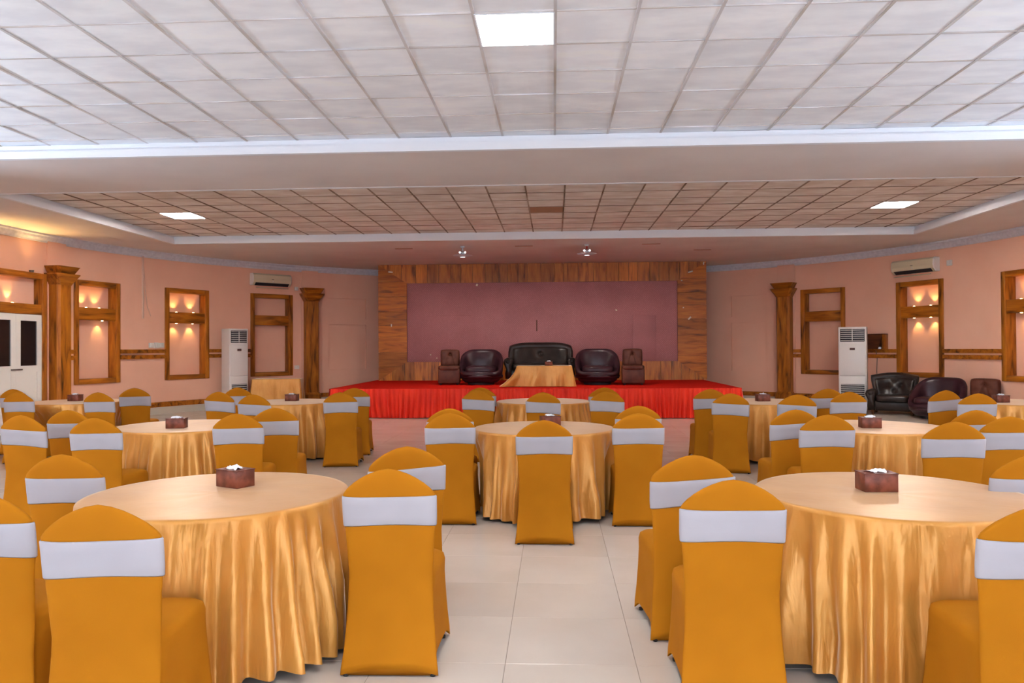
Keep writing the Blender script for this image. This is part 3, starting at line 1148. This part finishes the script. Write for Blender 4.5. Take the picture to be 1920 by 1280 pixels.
# pendant fixtures over the stage
def pendant(loc, red, label):
    e = tag(empty('ceiling_pendant', loc), label, 'pendant', 'pendant fixtures over the stage front')
    mobj('canopy', pymesh('canopy', *lathe([(.001, 0), (.05, 0), (.045, -.025), (.015, -.035), (.001, -.035)], 16), smooth=True), 'pendant_white', e)
    mobj('stem', pymesh('stem', *lathe([(.014, -.03), (.014, -.12), (.014, -.12)], 10), smooth=True), 'red_plastic' if red else 'pendant_white', e)
    mobj('hub', pymesh('hub', *lathe([(.001, -.1), (.04, -.11), (.055, -.14), (.05, -.17), (.02, -.185), (.001, -.185)], 16), smooth=True), 'chrome', e)
    for s in (-1, 1):
        mobj('bulb', pymesh('bulb', *lathe([(.001, -.024), (.016, -.018), (.024, 0), (.016, .018), (.001, .024)], 12), smooth=True), 'lit_bulb', e, (s * .06, -.03, -.135))
    mobj('lens', pymesh('lens', *lathe([(.001, -.242), (.05, -.243), (.06, -.236), (.001, -.234)], 16), smooth=True), 'lit_bulb', e)
    spot(e, (0, 0, -.25), (0, .12, -1), PENDANT_W, (1, .93, .85), R(165), .06, .5)
    mobj('dish', pymesh('dish', *lathe([(.001, -.235), (.06, -.238), (.15, -.222), (.215, -.205), (.218, -.2), (.15, -.2), (.05, -.19), (.001, -.186)], 28), smooth=True), 'pendant_white', e)
    return e


pendant((-2.03, 16.86, ZS), False, 'white dish pendant on the soffit, left one over the stage')
pendant((.74, 16.8, ZS), True, 'dish pendant with a red stem, right one over the stage')
vent_me = rbox('vent', -.2, .2, -.04, .04, -.006, .01, .002, 1)
for k, (px, py) in enumerate(((757, 466), (982, 461), (1221, 457), (1317, 468))):
    p = px_at_z(px, py, ZS)
    o = mobj('soffit_slot', vent_me, 'tile_brown', ceil, (p.x, p.y, ZS))

# ------------------------------------------------------------------ leather seating
def tub_chair(loc, rz, label, mat):
    """barrel armchair: continuous shell whose rim sweeps down to a rolled front; faces local -y"""
    e = tag(empty('tub_armchair', loc, rz), label, 'armchair', 'barrel shaped leather armchairs')
    n = 56

    def rim(ph):                      # ph = 0 at the back, pi at the front
        c = abs(ph) / PI
        if c < .14:
            return .84
        t = min(1, (c - .14) / .66)
        return .84 - .53 * (t * t * (3 - 2 * t))

    rings = []
    for j in range(n):
        ph = -PI + 2 * PI * j / n
        dx, dy = sin(ph), cos(ph)
        sq = 1.0 / ((abs(dx) ** 2.5 + abs(dy) ** 2.5) ** (1 / 2.5))
        h = rim(ph)
        ax, ay = .52 * sq, .44 * sq
        prof = [(.62, .06), (.74, .05), (.86, .10), (.96, .22), (1.0, h * .62), (1.02, h - .06), (.99, h - .012), (.93, h), (.86, h - .02), (.80, h - .08), (.76, h * .6), (.74, .30), (.7, .22)]
        rings.append([(dx * ax * k, dy * ay * k, z) for k, z in prof])
    rings.append(rings[0])
    v, f = loft(rings, closed=True, cap0=False, cap1=False)
    mobj('shell', pymesh('shell', v, f, smooth=True), mat, e)
    mobj('seat_cushion', blob('seat_cushion', 0, -.05, .34, .37, .33, .11, .5), mat, e)
    rl = []
    for j in range(40):
        ph = 2 * PI * j / 40
        rl.append((sin(ph) * .475, cos(ph) * .40 - .015, .20))
    rl.append(rl[0])
    mobj('front_roll', pymesh('front_roll', *tube(rl, .055, 10), smooth=True), mat, e)
    mobj('plinth', pymesh('plinth', *lathe([(.3, 0), (.32, .0), (.33, .07), (.3, .08)], 28)), 'ac_dark', e)
    return e


tub_chair((-1.75, 18.15, SH), 0, 'plum leather tub armchair on the stage, left of the sofa', 'leather_plum')
tub_chair((1.02, 18.0, SH), 0, 'plum leather tub armchair on the stage, right of the sofa', 'leather_plum')


def slab_chair(loc, rz, label, w=.52, bh=.83):
    e = tag(empty('slab_chair', loc, rz), label, 'chair', 'low armless brown leather chairs')
    mobj('seat_block', rbox('seat_block', -w / 2, w / 2, -.3, .28, .03, .38, .03, 3), 'leather_brown', e)
    mobj('seat_cushion', blob('seat_cushion', 0, -.02, .395, w / 2 + .005, .3, .06, .35), 'leather_brown', e)

    def shape(u, w):
        x, z = u * (w0 / 2 - .025), w * .21
        d = math.hypot(x, z - .08)
        t = .05 * math.exp(-(d / .03) ** 2) + .02 * math.exp(-(d / .09) ** 2)
        for sg in (-1, 1):
            ln = abs(x - sg * (.03 + .28 * (.08 - z)))
            t += .014 * math.exp(-(ln / .014) ** 2) * (1 if z < .08 else math.exp(-((z - .08) / .05) ** 2))
        t += .008 * math.exp(-(x / .012) ** 2) * (1 if z > .08 else 0)
        return (0, t - .02 * (1 - u * u) * (1 - w * w), 0, 0)
    w0 = w
    mobj('backrest', cushion('backrest', 0, .2, .63, w / 2 - .025, .09, .21, shape, 36, 30), 'leather_brown', e)
    mobj('button', blob('button', 0, .15, .71, .022, .016, .022, 1, 10, 6), 'leather_brown', e)
    for sx in (-1, 1):
        for sy in (-1, 1):
            mobj('foot', rbox('foot', -.025, .025, -.025, .025, 0, .04, .004, 1), 'ac_dark', e, (sx * (w / 2 - .06), sy * .22, 0))
    return e


slab_chair((-2.52, 18.2, SH), R(4), 'brown armless leather chair at the left end of the stage seating')
slab_chair((1.85, 17.95, SH), R(-4), 'brown armless leather chair at the right end of the stage seating')


def big_seat(name, loc, rz, w, label, cat, mat, wing=False):
    """rolled-arm leather seat facing local -y; w is the overall width"""
    e = tag(empty(name, loc, rz), label, cat)
    hw = w / 2
    inner = hw - .2
    mobj('base', rbox('base', -hw + .08, hw - .08, -.36, .36, .1, .34, .04, 3), mat, e)
    mobj('seat_cushion', blob('seat_cushion', 0, -.08, .40, inner + .02, .34, .09, .35, 32, 12), mat, e)

    def shape(u, w):
        ly = .10 * w * .35 / .45
        dx = 0.0
        if wing:
            ly -= .12 * abs(u) ** 3
            dx = u * (hw - .06) * (-.1 + .2 * max(0, (w * .35 + .1) / .45))
        tuft = 0.0
        for bu, bw, am in ((0, .18, .085),) if not wing else ((-.3, .1, .05), (.3, .1, .05), (0, .5, .05), (0, -.3, .05)):
            d = math.hypot((u - bu) * (hw - .06), (w - bw) * .35)
            tuft += am * math.exp(-(d / .05) ** 2) + am * .35 * math.exp(-(d / .16) ** 2)
        q = max(abs(u) / .86, abs(w + .1) / .78)
        groove = .03 * math.exp(-((q - 1) / .05) ** 2)
        puff = -.03 * max(0, 1 - q) ** .5 - .012 * sin(9 * u + 2) * math.exp(-(w / .5) ** 2)
        return (dx, ly + tuft + groove + puff, -.05 * abs(u) ** 4 if not wing else .02 * cos(u * 3), ly)
    mobj('backrest', cushion('backrest', 0, .3, .66, hw - .06, .12, .35, shape), mat, e)
    mobj('button', blob('button', 0, .27 if not wing else .22, .72, .02, .015, .02, 1, 10, 6), mat, e)
    for s in (-1, 1):
        prof = []
        # scroll arm: side profile swept along y
        sec = [(-.08, .12), (.075, .12), (.085, .25), (.06, .38), (.09, .46), (.125, .53), (.10, .60), (.02, .635), (-.07, .61), (-.10, .54), (-.075, .46), (-.07, .3)]
        rings = []
        for k, y in enumerate((-.44, -.42, -.36, -.1, .2, .34)):
            sc = (.86, .97, 1, 1, 1, .95)[k]
            rings.append([(s * (hw - .11 + x * sc), y, .12 + (z - .12) * (sc if z > .3 else 1) - .015 * (1 if k > 3 else 0)) for x, z in sec])
        a = mobj('arm', pymesh('arm', *loft(rings), smooth=True), mat, e)
        mobj('scroll', pymesh('scroll', *lathe([(.001, 0), (.05, 0), (.06, .01), (.04, .025), (.001, .03)], 16), smooth=True), mat, a, (s * (hw - .10), -.425, .54), (PI / 2, 0, 0))
        for y in (-.36, .3):
            mobj('foot', pymesh('foot', *lathe([(.022, 0), (.03, .02), (.038, .1), (.03, .13)], 12), smooth=True), 'wood_dark', e, (s * (hw - .14), y, 0))
    return e


big_seat('leather_sofa', (-.34, 18.75, SH), 0, 1.75, 'black tufted leather sofa at the centre of the stage', 'sofa', 'leather_black')
wa = big_seat('wing_armchair', (7.5, 17.2, 0), R(-28), 1.05, 'black rolled arm leather armchair beside the right tall air conditioner', 'armchair', 'leather_black', True)
wa.scale = (1, 1, .88)
tub_chair((7.9, 16.12, 0), R(-50), 'plum leather tub armchair by the right wall, beside the black armchair', 'leather_plum')
slab_chair((8.5, 15.6, 0), R(-50), 'brown armless leather chair by the right wall under the lit frame', .6)


# ------------------------------------------------------------------ cloth-covered rectangular tables
def draped_box(w, d, h, flare, seed, fold=.02, trail=0.0):
    """rectangular cloth: top with a skirt of soft folds down to the ground"""
    rng = random.Random(seed)
    n = 120
    per = []
    hw, hd = w / 2, d / 2
    L4 = [2 * hw, 2 * hd, 2 * hw, 2 * hd]
    T = sum(L4)
    for i in range(n):
        s = T * i / n
        if s < L4[0]:
            p = (-hw + s, -hd)
        elif s < L4[0] + L4[1]:
            p = (hw, -hd + s - L4[0])
        elif s < L4[0] + L4[1] + L4[2]:
            p = (hw - (s - L4[0] - L4[1]), hd)
        else:
            p = (-hw, hd - (s - L4[0] - L4[1] - L4[2]))
        per.append(p)
    ph = [rng.uniform(0, 6.3) for _ in range(4)]
    rows = [0, .02, .1, .3, .55, .8, 1.0]
    rings = []
    for k in rows:
        ring = []
        for i, (x, y) in enumerate(per):
            L = math.hypot(x / hw, y / hd)
            cor = min(1, max(0, (abs(x) / hw + abs(y) / hd - 1.55) / .45))
            a = 2 * PI * i / n
            o = (flare * k + fold * k * (sin(9 * a + ph[0]) + .6 * sin(17 * a + ph[1])) + cor * .09 * k) + .006
            nx, ny = (0, math.copysign(1, y)) if abs(abs(y) - hd) < 1e-6 else (math.copysign(1, x), 0)
            if cor > 0:
                q = Vector((x / hw, y / hd)).normalized()
                nx, ny = nx * (1 - cor * .5) + q.x * cor * .5, ny * (1 - cor * .5) + q.y * cor * .5
            xx, yy = x + nx * o, y + ny * o
            if trail and x < 0:
                xx -= trail * k * k * (-x / hw)
            ring.append((xx, yy, h - (h - .012) * k))
        rings.append(ring)
    top = [[(x * .98, y * .98, h + .004) for x, y in per], [(x * .3, y * .3, h + .004) for x, y in per]]
    return pymesh('cloth', *loft([top[1], top[0]] + rings, cap0=True, cap1=False), smooth=True)


def rect_table(name, loc, rz, w, d, h, label, cat):
    e = tag(empty(name, loc, rz), label, cat)
    mobj('table_top', rbox('table_top', -w / 2, w / 2, -d / 2, d / 2, h - .03, h - .004, .004, 1), 'ply', e)
    for sx in (-1, 1):
        for sy in (-1, 1):
            mobj('leg', rbox('leg', -.02, .02, -.02, .02, 0, h - .03, .003, 1), 'table_leg', e, (sx * (w / 2 - .05), sy * (d / 2 - .05), 0))
    return e


rect_table('coffee_table', (-.22, 17.12, SH), 0, 1.2, .55, .46, 'low table hidden under gold cloth in front of the stage sofa', 'table')
tag(mobj('tablecloth', draped_box(1.22, .57, .462, .015, 4, .02, .3), 'satin', None, (-.22, 17.12, SH)), 'gold cloth trailing over the low table on the stage', 'tablecloth')
rect_table('service_table', (-7.05, 19.0, 0), R(12), 1.15, .6, .75, 'rectangular table hidden under gold cloth near the left column', 'table')
tag(mobj('tablecloth', draped_box(1.17, .62, .752, .02, 9, .008), 'satin', None, (-7.05, 19.0, 0), (0, 0, R(12))), 'gold cloth over the rectangular table near the left column', 'tablecloth')


CH = .951
PEAK_Y = -.262
# pixel of the top of the backrest, heading (deg, + turns to the right), sash tilt, where it stands
CHAIRS = [
    (185, 945, -5, 0, 'nearest side of the left front table, large at lower left'),
    (728, 878, -2, 0, 'right of the left front table, nearer of the overlapping pair'),
    (763, 836, -12, 1, 'right of the left front table, behind the nearer chair'),
    (117, 851, 0, 0, 'left of the left front table, fully in view'),
    (-43, 920, 0, 0, 'cut off by the left edge beside the left front table'),
    (40, 778, 5, -1, 'leftmost at the middle left table, at the picture edge'),
    (128, 768, 0, 0, 'left of the middle left table, half hidden behind another'),
    (177, 783, -2, 0, 'near side of the middle left table, seat showing rightwards'),
    (445, 775, -6, 0, 'near right of the middle left table, before a twin'),
    (515, 764, -8, 0, 'right of the middle left table, partly behind a twin'),
    (25, 729, 0, 0, 'before the white door, hindmost of the overlapping pair'),
    (33, 735, 2, 0, 'before the white door, front one of the overlapping pair'),
    (184, 735, 3, 0, 'right of the tissue box at the white door table'),
    (252, 727, -12, 0, 'right end of the white door table, before peach wall'),
    (410, 734, 8, -1, 'leftmost of three at the table left of the stage'),
    (446, 726, 0, 0, 'mostly hidden middle one of three left of the stage'),
    (475, 739, 6, -1, 'rightmost of three before the draped rectangular table'),
    (638, 735, -7, 0, 'nearer of the pair before the left end of red skirt'),
    (664, 727, -9, 0, 'rear of the pair before the left end of red skirt'),
    (843, 774, -2, 0, 'left of the centre table, nearer of the pair'),
    (843, 765, 0, 0, 'left of the centre table, only its top showing behind'),
    (1020, 787, 0, 0, 'alone at the picture centre, back to the aisle'),
    (1197, 774, 1, 0, 'right of the centre table, nearer of the pair'),
    (1197, 760, 0, 0, 'right of the centre table, only its top showing behind'),
    (896, 731, 5, -1, 'left of the table before the stage, nearer of pair'),
    (901, 726, 0, 0, 'left of the table before the stage, rear one'),
    (1018, 735, 3, -1, 'near side of the table before the stage, sash slanting'),
    (1138, 733, 4, -1, 'right of the table before the stage, nearer of pair'),
    (1133, 726, 0, 0, 'right of the table before the stage, rear one'),
    (1332, 729, 3, 0, 'rear of the pair before the right end of red skirt'),
    (1370, 737, 5, -1, 'nearer of the pair before the right end of red skirt'),
    (1495, 739, 6, -1, 'near side of the table right of the stage'),
    (1552, 728, 0, 0, 'below the right tall air conditioner, rear of the pair'),
    (1592, 734, 2, 0, 'below the right tall air conditioner, front of the pair'),
    (1773, 731, -10, 1, 'in front of the plum tub armchair, sash slanting up'),
    (1834, 737, 2, 0, 'beside the tissue box of the table at right edge'),
    (1492, 767, 0, 1, 'left of the middle right table, rear of the pair'),
    (1552, 777, 3, 0, 'left of the middle right table, front of the pair'),
    (1790, 790, 5, 0, 'near right of the middle right table, seat showing leftwards'),
    (1830, 768, 0, 0, 'right of the middle right table, half hidden between two'),
    (1893, 780, 4, 0, 'right of the middle right table, at the picture edge'),
    (1300, 852, -3, 1, 'left of the right front table, rear of the pair'),
    (1375, 898, 3, 0, 'left of the right front table, nearer larger of pair'),
    (1944, 850, 2, 0, 'right of the right front table, mostly outside the picture'),
    (1962, 945, 4, 0, 'large at lower right corner beside the right front table'),
]

# ------------------------------------------------------------------ round tables
TR = .65
TH = .755


def chair_pose(px, py, a):
    pk = px_at_z(px, py, CH)
    off = Matrix.Rotation(-R(a), 3, 'Z') @ Vector((0, PEAK_Y, 0))
    return pk.x - off.x, pk.y - off.y, -R(a)


def round_cloth(seed, cx, cy, hem=.035):
    feet = [p for p in POSES if math.hypot(p[0] - cx, p[1] - cy) < 1.4]

    def limit(t):
        """largest radius the cloth may have at angle t before it meets a chair pushed under the table"""
        best = 9.0
        for x, y, rz in feet:
            c, s_ = cos(-rz), sin(-rz)
            ox_, oy_ = cx - x, cy - y
            o = (ox_ * c - oy_ * s_, ox_ * s_ + oy_ * c)
            d = (cos(t) * c - sin(t) * s_, cos(t) * s_ + sin(t) * c)
            lo, hi = 0.0, 9.0
            for q, b0, b1 in ((0, -.27, .27), (1, -.31, .285)):
                if abs(d[q]) < 1e-6:
                    if not b0 < o[q] < b1:
                        lo, hi = 1, 0
                    continue
                ta, tb = (b0 - o[q]) / d[q], (b1 - o[q]) / d[q]
                lo, hi = max(lo, min(ta, tb)), min(hi, max(ta, tb))
            if lo < hi:
                best = min(best, lo)
        return max(best, .3)
    n_ = 300
    lim = [limit(2 * PI * j / n_) for j in range(n_)]
    for _ in range(3):
        lim = [min(lim[j], (lim[j - 1] + lim[j] + lim[(j + 1) % n_]) / 3 + .004) for j in range(n_)]

    rng = random.Random(seed)
    n = 300
    # irregular folds around the rim
    folds = []
    a = 0.0
    while a < 2 * PI:
        w = rng.uniform(.12, .27)
        folds.append((a, w, rng.uniform(.55, 1.25), rng.uniform(-.25, .25)))
        a += w
    sc = 2 * PI / a
    folds = [(x * sc, w * sc, am, tw) for x, w, am, tw in folds]

    def fold(t, k):
        t = (t + .05 * k * sin(3 * t + seed)) % (2 * PI)
        for x, w, am, tw in folds:
            if x <= t < x + w:
                q = (t - x) / w
                q = min(1, max(0, q + tw * k * q * (1 - q)))
                return am * (.5 - .5 * cos(2 * PI * q)), am
        return 0, 0
    rings = []
    for r in (.02, .2, .4, .55, .63):
        rings.append([(r * cos(2 * PI * j / n), r * sin(2 * PI * j / n), TH + .001 * sin(7 * 2 * PI * j / n + r * 9)) for j in range(n)])
    rows = [(0, .0), (.006, .01), (.02, .035), (.06, .12), (.14, .32), (.26, .55), (.4, .76), (.55, .9), (.66, .97), (.72, 1.0)]
    ds = rng.uniform(0, 6.28)
    for dz, k in rows:
        ring = []
        for j in range(n):
            t = 2 * PI * j / n
            fv, am = fold(t, k)
            swag = .014 * k * sin(5 * t + dz * 9 + ds) + .010 * k * sin(11 * t - dz * 14)
            rad = TR + .008 * min(1, dz / .006) + k * (.008 + .088 * fv) + .03 * k * dz + swag
            if rad > lim[j]:
                rad += (lim[j] - rad) * min(1, max(0, (dz - .06) / .22)) ** .7
            z = TH - dz * (TH - hem) / .72 + (0.012 * sin(4 * t + ds) * k if dz > .6 else 0)
            ring.append((rad * cos(t), rad * sin(t), z))
        rings.append(ring)
    return pymesh('cloth', *loft(rings, cap0=True, cap1=False), smooth=True)


top_me = pymesh('table_top', *lathe([(.001, TH - .035), (TR - .005, TH - .035), (TR - .005, TH - .006), (.001, TH - .006)], 48))
leg_me = pymesh('leg', *tube([(0, 0, TH - .04), (0, 0, .0)], .018, 8))
POSES = [chair_pose(c[0], c[1], c[2]) for c in CHAIRS]
TABLES = [
    ('round table nearest the viewer on the left', -1.75, 3.87, 1),
    ('round table nearest the viewer on the right', 1.70, 3.95, 2),
    ('round table in the centre of the picture', -.10, 7.10, 3),
    ('middle row round table on the left', -3.62, 7.28, 4),
    ('middle row round table on the right', 2.95, 7.22, 5),
    ('round table right before the red stage skirt', -.15, 10.65, 6),
    ('back row round table near the white door', -6.98, 10.7, 7),
    ('back row round table left of the stage', -3.74, 10.6, 8),
    ('back row round table right of the stage', 2.87, 10.5, 9),
    ('back row round table cut by the right edge', 6.02, 10.35, 10),
]
for lab, x, y, sd in TABLES:
    t = tag(empty('round_table', (x, y, 0), sd * .7), lab + ', hidden by its cloth', 'table', 'round banquet tables')
    mobj('table_top', top_me, 'ply', t)
    for k in range(4):
        mobj('leg', leg_me, 'table_leg', t, (.4 * cos(k * PI / 2), .4 * sin(k * PI / 2), 0))
    tag(mobj('tablecloth', round_cloth(sd * 13 + 5, x, y), 'satin', None, (x, y, 0)), 'gold satin cloth over the ' + lab, 'tablecloth', 'gold satin round tablecloths')


# tissue boxes
tis_v = []
def tissue_mesh(seed):
    rng = random.Random(seed)
    n, m = 9, 5
    v = []
    for i in range(m):
        for j in range(n):
            u, w = j / (n - 1) - .5, i / (m - 1) - .5
            v.append((u * .10 * (1 - .3 * abs(w)), w * .055 + .012 * sin(u * 9 + seed), .004 + .017 * (1 - (2 * w) ** 2) * (1 - .8 * (2 * u) ** 2 * .6) + .006 * rng.uniform(-1, 1)))
    f = [(i * n + j, i * n + j + 1, (i + 1) * n + j + 1, (i + 1) * n + j) for i in range(m - 1) for j in range(n - 1)]
    me = pymesh('tissue', v, f, smooth=True)
    return me


BOXB = rbox('body', -.085, .085, -.06, .06, 0, .092, .003, 1)
BOXT = MB().box(-.087, .087, -.062, -.02, .0905, .0945).box(-.087, .087, .02, .062, .0905, .0945).box(-.087, -.06, -.02, .02, .0905, .0945).box(.06, .087, -.02, .02, .0905, .0945).mesh('lid')
BOXES = [(-1.74, 4.05, -27, 'on the front left round table'), (1.66, 4.02, 2, 'on the front right round table'), (-3.60, 7.05, 10, 'on the middle left round table'), (2.88, 7.1, -5, 'on the middle right round table'),
         (-.04, 7.25, 30, 'behind the chair at the centre aisle round table'), (-7.05, 10.8, -3, 'on the back row table by the white door'), (-3.78, 10.75, -4, 'on the back row table left of the stage'),
         (2.85, 10.55, 5, 'on the back row table right of the stage'), (5.83, 10.25, 4, 'on the back row table near the armchairs')]
for k, (x, y, rz, lab) in enumerate(BOXES):
    b = tag(empty('tissue_box', (x, y, TH + .001), R(rz)), 'brown leather tissue box ' + lab, 'tissue box', 'brown tissue boxes on the tables')
    mobj('body', BOXB, 'box_leather', b)
    mobj('lid', BOXT, 'box_leather', b)
    mobj('tissue', tissue_mesh(k + 1), 'tissue', b, (0, 0, .092))
b = tag(empty('tissue_box', (-.12, 17.05, SH + .467), R(5)), 'small brown tissue box on the low table of the stage', 'tissue box', 'brown tissue boxes on the tables')
mobj('body', BOXB, 'box_leather', b)
mobj('lid', BOXT, 'box_leather', b)
mobj('tissue', tissue_mesh(33), 'tissue', b, (0, 0, .092))

# ------------------------------------------------------------------ covered banquet chairs
ZSH = .825


def interp(tab, z):
    for (a, va), (b, vb) in zip(tab, tab[1:]):
        if z <= b:
            t = max(0, (z - a) / (b - a))
            t = t * t * (3 - 2 * t)
            return va + (vb - va) * t
    return tab[-1][1]


WID = [(0, .226), (.12, .214), (.3, .2), (.46, .196), (.6, .204), (.72, .213), (.83, .214), (.96, .208)]
CEN = [(0, -.262), (.2, -.225), (.45, -.205), (.65, -.222), (.96, -.255)]
THK = [(0, .03), (.3, .034), (.5, .04), (.8, .042), (.96, .03)]


def back_pt(s, z, side, off=0.0):
    """s across (-1..1), side = -1 rear face, +1 front face"""
    hw = interp(WID, z) + off
    th = interp(THK, z) / 2 + off
    prof = (1 - abs(s) ** 6) ** .5
    bow = -.014 * (1 - s * s) * min(1, max(0, (z - .15) / .3))
    return (s * hw, interp(CEN, z) + bow + side * th * prof, z)


def arch(s):
    return ZSH + (CH - ZSH) * max(0, 1 - abs(s) ** 1.65) ** .72


def chair_back():
    S = [-1, -.985, -.95, -.88, -.76, -.6, -.42, -.22, 0, .22, .42, .6, .76, .88, .95, .985, 1]
    zs = [0, .03, .1, .2, .3, .4, .46, .54, .62, .7, .77, ZSH]
    n = len(S)
    loop = [(s, -1) for s in S] + [(s, 1) for s in S[-2:0:-1]]
    rings = []
    for z in zs:
        ring = []
        for s, sd in loop:
            zz = z
            if z < .3:
                hem = .034 * (1 - abs(s) ** 3) * (1 - z / .3)
                zz = z + hem + .006 * (1 - z / .3)
            p = back_pt(s, zz if z > .05 else max(zz, .0), sd)
            ring.append(p)
        rings.append(ring)
    for k in (.25, .5, .72, .88, .96, 1.0):
        ring = []
        for s, sd in loop:
            z = ZSH + (arch(s) - ZSH) * k
            hw = interp(WID, z)
            shr = (1 - max(0, (k - .5) / .5) ** 3.0) ** .5 if k > .5 else 1
            th = interp(THK, z) / 2 * max(.05, shr)
            prof = (1 - abs(s) ** 6) ** .5
            bow = -.014 * (1 - s * s)
            ring.append((s * hw, interp(CEN, z) + bow + sd * th * prof, z))
        rings.append(ring)
    return pymesh('backrest', *loft(rings), smooth=True)


def chair_seat():
    n = 72
    pw = lambda c, e: math.copysign(abs(c) ** e, c)

    def ring(z, ex, pinch, grow, hem=0.0):
        r = []
        for j in range(n):
            t = 2 * PI * j / n
            c, s_ = pw(cos(t), ex), pw(sin(t), ex)
            y = .022 + s_ * (.225 + grow)
            fr = (y + .2) / .44
            hx = .196 + .026 * fr + grow
            x = c * hx
            # distance to the nearest corner 0..1 (1 = middle of an edge)
            mid = cos(2 * t) ** 2
            k = 1 - pinch * mid
            zz = z + hem * mid
            r.append((x * k, .022 + (y - .022) * k, zz))
        return r
    rings = [ring(.004, .26, .10, .022, .055), ring(.05, .26, .105, .02, .04), ring(.14, .28, .10, .012, .02), ring(.26, .3, .07, .004), ring(.36, .32, .03, -.002), ring(.42, .34, .005, -.002), ring(.447, .36, 0, -.008), ring(.46, .4, 0, -.024), ring(.467, .5, 0, -.06), ring(.47, .7, 0, -.13)]
    return pymesh('seat', *loft(rings, cap0=False), smooth=True)


def chair_sash(tilt):
    S = [-1, -.985, -.95, -.88, -.76, -.6, -.4, -.2, 0, .2, .4, .6, .76, .88, .95, .985, 1]
    loop = [(s, -1) for s in S] + [(s, 1) for s in S[-2:0:-1]]
    rings = []
    z0, z1 = .682, .826
    for k, off in ((.5, .001), (.1, .001), (0, .003), (.04, .006), (.3, .006), (.7, .006), (.96, .006), (1, .003), (.9, .001), (.5, .001)):
        r = []
        for s, sd in loop:
            z = z0 + (z1 - z0) * k + tilt * s - .006 * (1 - s * s) * (1 if k > .5 else -1) + .004 * sin(2.2 * s + 1)
            r.append(back_pt(s, z, sd, off))
        rings.append(r)
    return pymesh('sash', *loft(rings, cap0=False, cap1=False), smooth=True)


BACK_ME = chair_back()
SEAT_ME = chair_seat()
SASH_ME = {0: chair_sash(0), -1: chair_sash(-.014), 1: chair_sash(.011)}
FOOT_ME = pymesh('foot', *lathe([(.011, 0), (.013, .002), (.013, .014), (.010, .016)], 10))
for k, (px, py, a, tl, lab) in enumerate(CHAIRS):
    pk = px_at_z(px, py, CH)
    rz = -R(a)
    off = Matrix.Rotation(rz, 3, 'Z') @ Vector((0, PEAK_Y, 0))
    c = tag(empty('banquet_chair', (pk.x - off.x, pk.y - off.y, 0), rz), 'amber chair with white sash, ' + lab, 'chair', 'amber covered banquet chairs')
    mobj('backrest', BACK_ME, 'cover', c)
    mobj('seat', SEAT_ME, 'cover', c)
    mobj('sash', SASH_ME[tl], 'sash', c)
    for fx, fy in ((-.2, -.255), (.2, -.255), (-.195, .205), (.195, .205)):
        mobj('foot', FOOT_ME, 'chair_foot', c, (fx, fy, 0))
